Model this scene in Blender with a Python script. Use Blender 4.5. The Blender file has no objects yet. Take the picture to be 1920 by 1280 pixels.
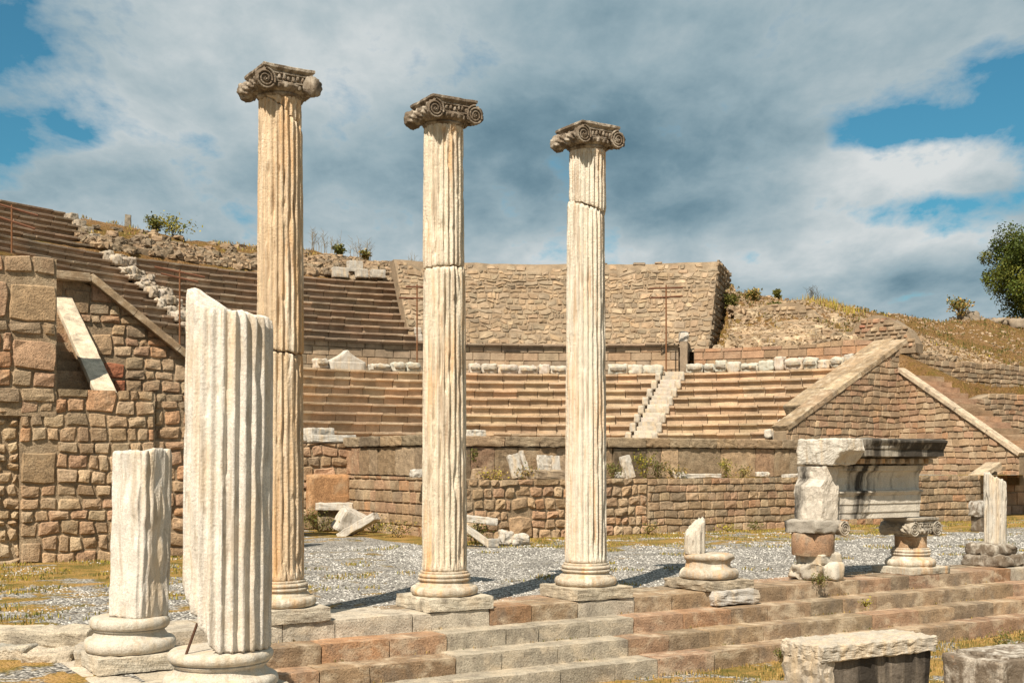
import bpy, math, random
from mathutils import Vector, noise
from math import sin, cos, pi, sqrt, radians
import colorsys
# ------------------------------------------------------------------ camera, light, exposure
SC = bpy.context.scene
COL = SC.collection
F = 2250.0; HZ = 861.0          # focal length and horizon of the 1920 px wide picture
EYE = 1.97
cam = bpy.data.cameras.new('camera'); camo = bpy.data.objects.new('camera', cam); COL.objects.link(camo)
cam.lens = 36 * F / 1920; cam.sensor_width = 36
cam.shift_y = (HZ - 640) / 1920
camo.location = (0, 0, EYE); camo.rotation_euler = (radians(90), 0, 0)
cam.clip_end = 3000; cam.clip_start = .1
SC.camera = camo
SUN_EL = radians(50); SUN_DIR = Vector((-.38, -.925, 0)).normalized()
sd = Vector((SUN_DIR.x * cos(SUN_EL), SUN_DIR.y * cos(SUN_EL), sin(SUN_EL)))
sun = bpy.data.lights.new('sun', 'SUN'); suno = bpy.data.objects.new('sun', sun); COL.objects.link(suno)
sun.energy = 4.9; sun.angle = radians(.5); sun.color = (1, .90, .76)
suno.rotation_euler = sd.to_track_quat('Z', 'Y').to_euler()
SC.view_settings.view_transform = 'Standard'; SC.view_settings.look = 'None'
SC.view_settings.exposure = 0.70; SC.view_settings.gamma = 1
W = bpy.data.worlds.new('World'); SC.world = W; W.use_nodes = True

class NT:
    def __init__(s, nt): s.t = nt; nt.nodes.clear()
    def n(s, typ, **kw):
        nd = s.t.nodes.new(typ)
        for k, v in kw.items():
            if k[0] == '_': setattr(nd, k[1:], v)
            else:
                key = k.replace('__', ' ')
                nd.inputs[int(key[1:]) if key[0] == 'i' and key[1:].isdigit() else key].default_value = v
        return nd
    def l(s, a, b): s.t.links.new(a, b)
    def math(s, op, a, b=None, clamp=False):
        nd = s.t.nodes.new('ShaderNodeMath'); nd.operation = op; nd.use_clamp = clamp
        for i, v in enumerate((a, b)):
            if v is None: continue
            if isinstance(v, (int, float)): nd.inputs[i].default_value = v
            else: s.l(v, nd.inputs[i])
        return nd.outputs[0]
    def mix(s, f, a, b, op='MIX'):
        nd = s.t.nodes.new('ShaderNodeMix'); nd.data_type = 'RGBA'; nd.blend_type = op
        for key, v in ((0, f), (6, a), (7, b)):
            if isinstance(v, (int, float)): nd.inputs[key].default_value = v
            elif isinstance(v, tuple): nd.inputs[key].default_value = v if len(v) == 4 else (*v, 1)
            else: s.l(v, nd.inputs[key])
        return nd.outputs[2]
    def ramp(s, f, stops):
        nd = s.t.nodes.new('ShaderNodeValToRGB'); e = nd.color_ramp.elements
        while len(e) < len(stops): e.new(.5)
        for el, (p, c) in zip(e, stops):
            el.position = p; el.color = (c, c, c, 1) if isinstance(c, (int, float)) else (*c, 1)
        s.l(f, nd.inputs[0]); return nd.outputs[0]
    def noise(s, vec, scale, detail=4, rough=.55, dist=0):
        nd = s.n('ShaderNodeTexNoise', Scale=scale, Detail=detail, Roughness=rough, Distortion=dist)
        if vec is not None: s.l(vec, nd.inputs['Vector'])
        return nd.outputs[0]
    def mapping(s, vec, sc=(1, 1, 1), loc=(0, 0, 0), rot=(0, 0, 0)):
        nd = s.n('ShaderNodeMapping', Scale=sc, Location=loc, Rotation=rot); s.l(vec, nd.inputs[0]); return nd.outputs[0]

def build_world():
    t = NT(W.node_tree)
    out = t.n('ShaderNodeOutputWorld')
    sky = t.n('ShaderNodeTexSky', _sky_type='NISHITA', _sun_disc=False, _sun_elevation=SUN_EL,
              _sun_rotation=math.atan2(sd.x, sd.y))
    tint = t.mix(1.0, sky.outputs[0], (.38, .92, .95), 'MULTIPLY')
    bs = t.n('ShaderNodeBackground', Strength=.060); t.l(tint, bs.inputs[0])
    tc = t.n('ShaderNodeTexCoord')
    d = tc.outputs['Generated']
    sep = t.n('ShaderNodeSeparateXYZ'); t.l(d, sep.inputs[0])
    den = t.math('ADD', t.math('MAXIMUM', sep.outputs[2], 0.0), .22)
    cx = t.math('DIVIDE', sep.outputs[0], den); cy = t.math('DIVIDE', sep.outputs[1], den)
    cmb = t.n('ShaderNodeCombineXYZ'); t.l(cx, cmb.inputs[0]); t.l(cy, cmb.inputs[1])
    p = t.mapping(cmb.outputs[0], (1, 1, 1), (3.1, 1.7, 0))
    big = t.noise(t.mapping(p, (1.0, .8, 1)), 1.25, 7, .55, .3)
    mid = t.noise(t.mapping(p, (1.6, 1.0, 1), (5, 2, 0)), 2.6, 8, .58, .25)
    fine = t.noise(t.mapping(p, (1.2, .8, 1), (1, 7, 3)), 7.0, 7, .6, .2)
    def blob(px, py, sx, sy):       # soft patch round one direction of the sky
        q = Vector(((px - 960) / F, 1, (HZ - py) / F)).normalized()
        m = t.n('ShaderNodeVectorMath', _operation='SUBTRACT'); t.l(d, m.inputs[0]); m.inputs[1].default_value = q
        m2 = t.n('ShaderNodeVectorMath', _operation='MULTIPLY'); t.l(m.outputs[0], m2.inputs[0])
        m2.inputs[1].default_value = (F / sx, F / sx, F / sy)
        ln = t.n('ShaderNodeVectorMath', _operation='LENGTH'); t.l(m2.outputs[0], ln.inputs[0])
        return t.math('SUBTRACT', 1.0, ln.outputs['Value'], True)
    # cloud brightness
    v = t.math('ADD', t.math('MULTIPLY', big, .42), t.math('ADD', t.math('MULTIPLY', mid, .38), t.math('MULTIPLY', fine, .22)))
    for (px, py, sx, sy, w) in [(1130, 290, 560, 200, -.17), (760, 380, 420, 160, -.08), (1330, 60, 500, 110, -.05), (1780, 520, 200, 60, -.12), (1690, 525, 70, 50, -.12),
                                (1200, 110, 160, 80, .11), (350, 110, 500, 150, .09), (1720, 300, 260, 70, .16), (1500, 480, 600, 80, .07), (1000, 485, 400, 50, .07),(200, 260, 400, 160, .08),
                                (430, 330, 420, 160, -.03), (1640, 400, 300, 90, .07)]:
        v = t.math('ADD', v, t.math('MULTIPLY', blob(px, py, sx, sy), w))
    cc = t.ramp(v, [(.26, (.10, .19, .25)), (.36, (.18, .285, .345)), (.45, (.30, .405, .455)), (.54, (.44, .52, .55)), (.66, (.68, .71, .71))])
    bc = t.n('ShaderNodeBackground', Strength=.63); t.l(cc, bc.inputs[0])
    # gaps of blue
    g = t.math('MULTIPLY', t.math('SUBTRACT', mid, .5), 2.0)
    g = t.math('ADD', g, t.math('MULTIPLY', t.math('SUBTRACT', fine, .5), 1.3))
    for (px, py, sx, sy, w) in [(30, 80, 270, 190, .78), (-30, 290, 190, 170, .6), (1900, 175, 320, 130, .80), (1640, 245, 240, 40, .62), (1830, 385, 240, 48, .75), (1960, 250, 120, 200, .4), (420, 80, 240, 60, .08)]:
        g = t.math('ADD', g, t.math('MULTIPLY', blob(px, py, sx, sy), w))
    gm = t.ramp(g, [(.20, 0.0), (.60, 1.0)])
    mx = t.n('ShaderNodeMixShader'); t.l(gm, mx.inputs[0]); t.l(bc.outputs[0], mx.inputs[1]); t.l(bs.outputs[0], mx.inputs[2])
    t.l(mx.outputs[0], out.inputs[0])
build_world()

# ------------------------------------------------------------------ frames of reference
U = Vector((.848, .530, 0)); V = Vector((-.530, .848, 0))
def ab(a, b, z=0.0): return Vector((U.x * a + V.x * b, U.y * a + V.y * b, z))
def a_px(px, b):
    k = (px - 960) / F
    return b * (.53 + .848 * k) / (.848 - .53 * k)
def at(px, Y, z=0.0): return Vector(((px - 960) / F * Y, Y, z))
OX, OY = 2.78, 35.98
A0 = OX * .848 + OY * .53; B0 = -OX * .53 + OY * .848
def PR(R, th, z=0.0):
    p = ab(A0 + R * cos(th), B0 + R * sin(th), z); return p
def th_px(px, R):
    k = (px - 960) / F
    A = 1 + k * k; B = -2 * (k * OX + OY); C = OX * OX + OY * OY - R * R
    Y = (-B + sqrt(max(B * B - 4 * A * C, 0))) / (2 * A); X = k * Y
    dx, dy = X - OX, Y - OY
    return math.atan2(dx * V.x + dy * V.y, dx * U.x + dy * U.y)
UANG = math.atan2(U.y, U.x)

# ------------------------------------------------------------------ mesh helpers
def nz(x, y, z=0.0): return noise.noise(Vector((x, y, z)))
class MB:
    def __init__(s): s.v = []; s.f = []; s.c = []
    def add(s, vs, fs, col=(1, 1, 1)):
        o = len(s.v); s.v.extend(tuple(p) for p in vs)
        for f in fs: s.f.append(tuple(i + o for i in f)); s.c.append(col)
    def build(s, name, mat, parent=None, smooth=False, loc=None, tagd=None, auto=None):
        base = Vector(loc) if loc is not None else None
        if base is not None and parent is None: vs = [(p[0] - base.x, p[1] - base.y, p[2] - base.z) for p in s.v]
        elif parent is not None:
            L = parent['_loc'] if '_loc' in parent else (0, 0, 0)
            vs = [(p[0] - L[0], p[1] - L[1], p[2] - L[2]) for p in s.v]
            base = None
        else: vs = s.v
        me = bpy.data.meshes.new(name); me.from_pydata(vs, [], s.f); me.update()
        at_ = me.color_attributes.new('Col', 'FLOAT_COLOR', 'CORNER')
        buf = []
        for f, c in zip(s.f, s.c): buf.extend((c[0], c[1], c[2], 1.0) * len(f))
        at_.data.foreach_set('color', buf)
        if smooth: me.polygons.foreach_set('use_smooth', [True] * len(me.polygons))
        me.materials.append(mat)
        o = bpy.data.objects.new(name, me); COL.objects.link(o)
        if parent is not None: o.parent = parent
        elif base is not None: o.location = base
        o['_loc'] = tuple(base) if base is not None else (parent['_loc'] if parent is not None else (0, 0, 0))
        if auto:
            pass
        if tagd: tag(o, *tagd)
        return o
def tag(o, label=None, cat=None, group=None, kind=None):
    if label: o['label'] = label
    if cat: o['category'] = cat
    if group: o['group'] = group
    if kind: o['kind'] = kind
    return o
def empty(name, loc, label, cat, group=None):
    o = bpy.data.objects.new(name, None); COL.objects.link(o); o.location = loc; o['_loc'] = tuple(loc)
    o.empty_display_size = .2
    return tag(o, label, cat, group)

def lathe(mb, c, prof, n=64, col=(1, 1, 1), rough=0.0, seed=0, cap=True):
    vs = []; fs = []
    for j, (r, z) in enumerate(prof):
        for i in range(n):
            t = 2 * pi * i / n
            rr = r
            if rough: rr += rough * nz(cos(t) * r * 6 + seed, sin(t) * r * 6, z * 7) - rough * 1.5 * max(0, nz(cos(t) * 3 + seed, sin(t) * 3, z * 4) - .35)
            vs.append((c[0] + rr * cos(t), c[1] + rr * sin(t), c[2] + z))
    m = len(prof)
    for j in range(m - 1):
        for i in range(n):
            fs.append((j * n + i, j * n + (i + 1) % n, (j + 1) * n + (i + 1) % n, (j + 1) * n + i))
    if cap:
        fs.append(tuple(range(n))[::-1]); fs.append(tuple((m - 1) * n + i for i in range(n)))
    mb.add(vs, fs, col)

_cube_cache = {}
def cube_grid(n):
    if n in _cube_cache: return _cube_cache[n]
    idx = {}; vs = []; fs = []
    def vid(p):
        if p not in idx: idx[p] = len(vs); vs.append(p)
        return idx[p]
    for ax in range(3):
        for sgn in (0, n):
            for i in range(n):
                for j in range(n):
                    q = []
                    for (a, b) in ((i, j), (i + 1, j), (i + 1, j + 1), (i, j + 1)):
                        p = [0, 0, 0]; p[ax] = sgn; p[(ax + 1) % 3] = a; p[(ax + 2) % 3] = b
                        q.append(vid(tuple(p)))
                    fs.append(tuple(q if sgn else q[::-1]))
    _cube_cache[n] = ([(2 * p[0] / n - 1, 2 * p[1] / n - 1, 2 * p[2] / n - 1) for p in vs], fs)
    return _cube_cache[n]
def rock(mb, c, size, rz=0.0, n=4, rough=.06, rnd=.15, seed=0, col=(1, 1, 1), tilt=(0, 0), warp=None, fr=1.5):
    """rough block: a rounded, chipped, noise-displaced box; c is its centre"""
    vs, fs = cube_grid(n); out = []
    sx, sy, sz = size[0] / 2, size[1] / 2, size[2] / 2
    m = min(sx, sy, sz); rr = rnd * m * 2
    cr, sr = cos(rz), sin(rz); tx, ty = tilt
    for p in vs:
        q = []
        if n > 2:      # concentrate rings next to the edges
            p = tuple(max(-1, min(1, a * (1.0 + .0 * abs(a)))) for a in p)
        x, y, z = p[0] * sx, p[1] * sy, p[2] * sz
        kx, ky, kz = max(-sx + rr, min(sx - rr, x)), max(-sy + rr, min(sy - rr, y)), max(-sz + rr, min(sz - rr, z))
        dx, dy, dz = x - kx, y - ky, z - kz
        L = sqrt(dx * dx + dy * dy + dz * dz)
        if L > rr and L > 0: x, y, z = kx + dx / L * rr, ky + dy / L * rr, kz + dz / L * rr
        k = fr / max(m, .05) * .6
        s_ = seed * 7.31
        d = noise.noise_vector(Vector((x * k + s_, y * k - s_, z * k + s_ * .5)))
        d2 = noise.noise_vector(Vector((x * k * 3 + s_, y * k * 3 - s_, z * k * 3)))
        d3 = noise.noise_vector(Vector((x * k * 8 + s_, y * k * 8 - s_, z * k * 8))) if n > 11 else (0, 0, 0)
        x += (d.x + d2.x * .4 + d3[0] * .28) * rough; y += (d.y + d2.y * .4 + d3[1] * .28) * rough; z += (d.z + d2.z * .4 + d3[2] * .28) * rough
        if warp: x, y, z = warp(x, y, z)
        if tx: y, z = y * cos(tx) - z * sin(tx), y * sin(tx) + z * cos(tx)
        if ty: x, z = x * cos(ty) + z * sin(ty), -x * sin(ty) + z * cos(ty)
        out.append((c[0] + x * cr - y * sr, c[1] + x * sr + y * cr, c[2] + z))
    mb.add(out, fs, col)

def block(mb, S, s0, s1, z0, z1, d0, d1, ch=.012, col=(1, 1, 1), rnd=None, ns=1, jit=0.0):
    """dressed block in a curved frame S(s, z, d): front at d1, back at d0, chamfered front edges"""
    rnd = rnd or random
    out = []; k = ns + 1
    ss = [s0] + [s0 + (s1 - s0) * i / ns for i in range(1, ns)] + [s1]
    rows = [(z0, d0, 0), (z0, d1 - ch, 0), (z0 + ch, d1, ch), (z1 - ch, d1, ch), (z1, d1 - ch, 0), (z1, d0, 0)]
    for (z, d, c) in rows:
        for i, s in enumerate(ss):
            q = s + (c if i == 0 else (-c if i == ns else 0))
            out.append(S(q, z, d + (rnd.uniform(-jit, jit) if jit else 0)))
    fs = []
    for r in range(5):
        for i in range(ns):
            a = r * k + i; fs.append((a, a + 1, a + k + 1, a + k))
    m = len(rows)
    fs.append(tuple(r * k for r in range(m))[::-1]); fs.append(tuple(r * k + ns for r in range(m)))
    fs.append(tuple(i for i in range(k))[::-1] + ()) if False else None
    mb.add(out, [f for f in fs if f], col)

def pick(pal, rnd):
    c = rnd.choices([p[0] for p in pal], [p[1] for p in pal])[0]
    k = rnd.uniform(.80, 1.15)
    W_ = sum(p[1] for p in pal); mn = [sum(p[0][i] * p[1] for p in pal) / W_ for i in range(3)]
    c = [c[i] * .66 + mn[i] * .34 for i in range(3)]
    return (min(c[0] * k * rnd.uniform(.98, 1.02), .9), min(c[1] * k, .9), min(c[2] * k * rnd.uniform(.97, 1.03), .9))
GREY = (.31, .25, .175); DGREY = (.205, .168, .120); BROWN = (.34, .245, .155); PINK = (.43, .275, .18); ORANGE = (.46, .26, .145)
TAN = (.40, .29, .185); CREAM = (.52, .41, .28); RED = (.36, .16, .10); WHITE = (.66, .60, .50)
PAL_MIX = [(GREY, 5), (BROWN, 4), (PINK, 3), (TAN, 5), (ORANGE, .7), (DGREY, 1.2), (CREAM, 1)]
PAL_WARM = [(TAN, 5), (CREAM, 2), (PINK, 4), (BROWN, 3), (ORANGE, 1.2), (GREY, 2)]
PAL_RUB = [(GREY, 4), (BROWN, 4), (TAN, 5), (CREAM, 3), (DGREY, 2)]
PAL_STEP = [(PINK, 3), (BROWN, 4), (GREY, 2), (ORANGE, .6), (TAN, 3)]

def wall_mesh(S, L, zb, zt, ch=(.22, .34), bw=(.28, .6), seed=1, pal=PAL_MIX, gap=.012, bulge=.035, n=4, thick=.6, rag=0.0, big=0.0, colf=None, edge=.5, sag=.0, wild=.0):
    """coursed rubble masonry: every stone modelled; S(s,z,d) surface, zb/zt bottom and top as functions of s"""
    rnd = random.Random(seed); mb = MB()
    zlo = min(zb(L * i / 20) for i in range(21)); zhi = max(zt(L * i / 200) for i in range(201))
    # backing core with a thick top
    ns = max(2, int(L / .35)); vs = []; fs = []
    for i in range(ns + 1):
        s = L * i / ns; top = zt(s) - .03
        vs += [S(s, zb(s) - .25, -.035), S(s, max(top, zb(s) + .02), -.035), S(s, max(top, zb(s) + .02), -thick), S(s, zb(s) - .25, -thick)]
    for i in range(ns):
        o = i * 4
        for j in range(3): fs.append((o + j, o + 4 + j, o + 5 + j, o + 1 + j))
        fs.append((o + 3, o + 7, o + 4, o))
    fs.append((0, 1, 2, 3)); e = ns * 4; fs.append((e + 3, e + 2, e + 1, e))
    mb.add(vs, fs, (.30, .23, .155))
    z = zlo; ci = 0
    skip = []
    while z < zhi:
        h = rnd.uniform(*ch); z1 = z + h; s = rnd.uniform(-.3, 0)
        while s < L:
            w = rnd.uniform(*bw) * (1.35 if rnd.random() < .12 else 1); s1 = min(s + w, L)
            if L - s1 < bw[0] * .4: s1 = L
            a0 = max(s, 0)
            sm = (a0 + s1) / 2
            hh = z1
            if not big and rnd.random() < .0: pass
            blocked = any(a0 < k[1] - .03 and s1 > k[0] + .03 and z < k[3] - .02 for k in skip)
            if blocked:
                # slide to the end of the tall stone
                nx_ = max(k[1] for k in skip if a0 < k[1] - .03 and s1 > k[0] + .03 and z < k[3] - .02)
                lo_ = min(k[0] for k in skip if a0 < k[1] - .03 and s1 > k[0] + .03 and z < k[3] - .02)
                if lo_ - a0 > .1: s1 = lo_
                else: s = nx_; continue
                sm = (a0 + s1) / 2
            if big and rnd.random() < big and s1 - a0 > bw[0]:
                hh = z1 + rnd.uniform(.6, 1.1) * h
                s1 = min(L, s1 + rnd.uniform(.05, .35)); skip.append((a0, s1, z, hh)); sm = (a0 + s1) / 2
            top = zt(sm); bot = zb(sm)
            if s1 - a0 > .04 and z < top - .06 - rag * rnd.random() and hh > bot:
                col = pick(pal, rnd) if colf is None else colf(sm, (z + hh) / 2, rnd)
                g = gap * rnd.uniform(.4, 1.1)
                x0, x1 = a0 + g, s1 - g; y0, y1 = z + g, hh - g
                m = n; out = []; fs = []
                ph = rnd.uniform(0, 100); bu = bulge * rnd.uniform(.3, 1.3); bt = .05 if wild else 0
                jx = [rnd.uniform(-g, g) * 1.2 for _ in range(4)]; jy = [rnd.uniform(-g, g) * 1.2 for _ in range(4)]
                ex = min(.3, .020 * (1 + edge * .6) / max(x1 - x0, .02)); ey = min(.3, .018 * (1 + edge * .6) / max(y1 - y0, .02))
                gx = [0] + [ex + (1 - 2 * ex) * q / (m - 2) for q in range(m - 1)] + [1]; gy = [0] + [ey + (1 - 2 * ey) * q / (m - 2) for q in range(m - 1)] + [1]
                for r in range(m + 1):
                    fy = gy[r]
                    for c in range(m + 1):
                        fx = gx[c]
                        # pull the rings outwards, round the corners
                        ux = fx * 2 - 1; uy = fy * 2 - 1
                        ed = max(abs(ux), abs(uy))
                        ux2 = ux; uy2 = uy
                        cr = 1 - .055 * edge * (abs(ux2 * uy2)) ** 3
                        X = (x0 + x1) / 2 + ux2 * cr * (x1 - x0) / 2; Yz = (y0 + y1) / 2 + uy2 * cr * (y1 - y0) / 2
                        w00 = (1 - fx) * (1 - fy); w10 = fx * (1 - fy); w11 = fx * fy; w01 = (1 - fx) * fy
                        X += jx[0] * w00 + jx[1] * w10 + jx[2] * w11 + jx[3] * w01
                        Yz += jy[0] * w00 + jy[1] * w10 + jy[2] * w11 + jy[3] * w01
                        if sag: Yz += sag * nz(X * .35, ci * .35, seed)
                        if wild: X, Yz = X + wild * nz(X * 2.3, Yz * 2.3, seed), Yz + wild * nz(X * 2.3 + 40, Yz * 2.3, seed) + wild * .6 * nz(X * .8, Yz * .8, seed + 7)
                        tp = zt(max(0, min(L, X))) ; Yz = min(Yz, tp + (.0 if not rag else .05)); Yz = max(Yz, zb(max(0, min(L, X))) - .2)
                        inner = not (r in (0, m) or c in (0, m)); rim = r in (1, m - 1) or c in (1, m - 1)
                        d = (bt * nz(ph, ci, 2) + bu * ((.30 if rim else .75) + 1.0 * nz(X * 6 + ph, Yz * 6)) + .008) if inner else -.045
                        out.append(S(X, Yz, d))
                for r in range(m):
                    for c in range(m):
                        a = r * (m + 1) + c; fs.append((a, a + 1, a + m + 2, a + m + 1))
                mb.add(out, fs, col)
            s = s1
        z = z1; ci += 1
        skip = [k for k in skip if k[3] > z + .02]
    return mb
def straight(p0, p1, nrm=None):
    """surface frame along p0->p1; outward normal is to the right of the direction unless told"""
    d = (p1 - p0); L = d.length; d = d / L
    nr = Vector((d.y, -d.x, 0)) if nrm is None else nrm
    def S(s, z, dd): return (p0.x + d.x * s + nr.x * dd, p0.y + d.y * s + nr.y * dd, z)
    return S, L

# ------------------------------------------------------------------ materials
def stone_mat(name, tint=(1, 1, 1), var=.25, vscale=3.0, bump=.5, bscale=28, stains=(), pores=0.0, rough=.9, grain=90, use_col=True, jointscale=None):
    m = bpy.data.materials.new(name); m.use_nodes = True; t = NT(m.node_tree)
    out = t.n('ShaderNodeOutputMaterial'); b = t.n('ShaderNodeBsdfPrincipled', Roughness=rough)
    b.inputs['Specular IOR Level'].default_value = .25
    t.l(b.outputs[0], out.inputs[0])
    geo = t.n('ShaderNodeNewGeometry'); P = geo.outputs['Position']
    at_ = t.n('ShaderNodeAttribute', _attribute_name='Col')
    base = t.mix(1.0, at_.outputs[0], tuple(.73 * x for x in tint), 'MULTIPLY')
    n1 = t.noise(P, vscale, 6, .62)
    base = t.mix(1.0, base, t.ramp(n1, [(.25, 1 - var), (.75, 1 + var * .6)]), 'MULTIPLY')
    n2 = t.noise(P, grain, 3, .7)
    base = t.mix(1.0, base, t.ramp(n2, [(.3, .66), (.7, 1.26)]), 'MULTIPLY')
    for st in stains:   # (colour, scale xyz, threshold lo, hi, amount)
        colr, sc, lo, hi, amt = st
        ns = t.noise(t.mapping(P, sc, (random.Random(str(st)).uniform(0, 9),) * 3), 1.0, 7, .62, .3)
        f = t.math('MULTIPLY', t.ramp(ns, [(lo, 0.0), (hi, 1.0)]), amt)
        base = t.mix(f, base, colr)
    bn = t.noise(P, bscale, 6, .65)
    h = bn
    if pores:
        vo = t.n('ShaderNodeTexVoronoi', Scale=bscale * 1.2); t.l(P, vo.inputs['Vector'])
        h = t.math('ADD', bn, t.math('MULTIPLY', t.ramp(vo.outputs[0], [(.0, 0.0), (.35, 1.0)]), pores))
        base = t.mix(1.0, base, t.ramp(t.noise(P, bscale * 1.5, 2, .5), [(.33, .62), (.45, 1.0)]), 'MULTIPLY')
    bp = t.n('ShaderNodeBump', Strength=bump, Distance=.03); t.l(h, bp.inputs['Height']); t.l(bp.outputs[0], b.inputs['Normal'])
    t.l(base, b.inputs['Base Color'])
    return m
M_WALL = stone_mat('masonry_stone', tint=(1.40, 1.34, 1.26), var=.42, vscale=7, bump=1.0, bscale=22, pores=.35, stains=[((.50, .40, .27), (1.3, 1.3, 1.0), .52, .70, .55), ((.13, .10, .07), (3, 3, 1.6), .60, .78, .5)])
M_WALLR = stone_mat('masonry_far', tint=(1.20, 1.16, 1.12), var=.42, vscale=2.2, bump=.8, bscale=12, grain=45, stains=[((.50, .40, .28), (.8, .8, .8), .55, .75, .45), ((.42, .24, .10), (1.2, 1.2, 1.2), .62, .78, .4)])
M_SEAT = stone_mat('seat_stone', tint=(1.36, 1.34, 1.30), var=.38, vscale=1.6, bump=.6, bscale=10, grain=40, stains=[((.12, .10, .08), (1.5, 1.5, .8), .56, .74, .5), ((.50, .42, .31), (.9, .9, 1.4), .55, .72, .5)])
M_STEP = stone_mat('step_stone', tint=(1.16, 1.13, 1.08), var=.42, vscale=5, bump=.55, bscale=35, pores=.2, stains=[((.16, .13, .10), (4, 4, 2.5), .50, .68, .65), ((.56, .46, .33), (2.6, 2.6, 4.0), .50, .66, .65)])
M_SHAFT = stone_mat('weathered_marble', tint=(1, 1, 1), var=.20, vscale=7, bump=.7, bscale=34, grain=120, stains=[((.40, .26, .14), (20, 20, 1.0), .54, .66, .6), ((.60, .34, .14), (4.2, 4.2, .45), .50, .66, .72), ((.34, .25, .17), (9, 9, .8), .53, .64, .7), ((.74, .67, .56), (5, 5, .5), .54, .66, .7), ((.22, .15, .09), (14, 14, 1.1), .62, .74, .55)])
M_MARB = stone_mat('white_marble', var=.24, vscale=7, bump=.5, bscale=44, grain=110, stains=[((.56, .42, .26), (5, 5, 1.0), .49, .66, .65), ((.36, .29, .21), (14, 14, 1.4), .52, .64, .62), ((.20, .16, .11), (12, 12, 5), .62, .74, .7)])
M_MARBD = stone_mat('lichen_marble', var=.18, vscale=6, bump=.7, bscale=32, grain=100, stains=[((.125, .092, .062), (6, 6, 4), .37, .54, .92), ((.60, .50, .38), (9, 9, 9), .62, .74, .7), ((.34, .15, .06), (7, 7, 7), .64, .78, .6)])
M_MARBK = stone_mat('black_crusted_marble', var=.12, vscale=6, bump=.5, bscale=26, grain=100, stains=[((.028, .024, .02), (1.5, 1.5, .35), .50, .60, .95), ((.35, .27, .19), (6, 6, 1), .60, .8, .5)])
M_BLK = stone_mat('black_stained_block', var=.12, vscale=6, bump=.5, bscale=26, grain=100, stains=[((.034, .028, .022), (1.8, 1.8, .30), .41, .52, .95), ((.42, .34, .25), (8, 8, .8), .56, .8, .5)])
M_RUST = stone_mat('rusty_iron', var=.3, vscale=12, bump=.2, bscale=60)

def plain_mat(name, col, rough=.8, trans=0.0):
    m = bpy.data.materials.new(name); m.use_nodes = True; t = NT(m.node_tree)
    out = t.n('ShaderNodeOutputMaterial'); b = t.n('ShaderNodeBsdfPrincipled', Roughness=rough)
    at_ = t.n('ShaderNodeAttribute', _attribute_name='Col')
    c = t.mix(1.0, at_.outputs[0], col, 'MULTIPLY')
    t.l(c, b.inputs['Base Color']); b.inputs['Specular IOR Level'].default_value = .2
    if trans:
        tr = t.n('ShaderNodeBsdfTranslucent'); t.l(c, tr.inputs[0]); mx = t.n('ShaderNodeMixShader', i0=trans)
        t.l(b.outputs[0], mx.inputs[1]); t.l(tr.outputs[0], mx.inputs[2]); t.l(mx.outputs[0], out.inputs[0])
    else: t.l(b.outputs[0], out.inputs[0])
    return m
M_LEAF = plain_mat('foliage', (1, 1, 1), .6, .25)
M_BARK = stone_mat('bark', var=.3, vscale=8, bump=.8, bscale=20)

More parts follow.
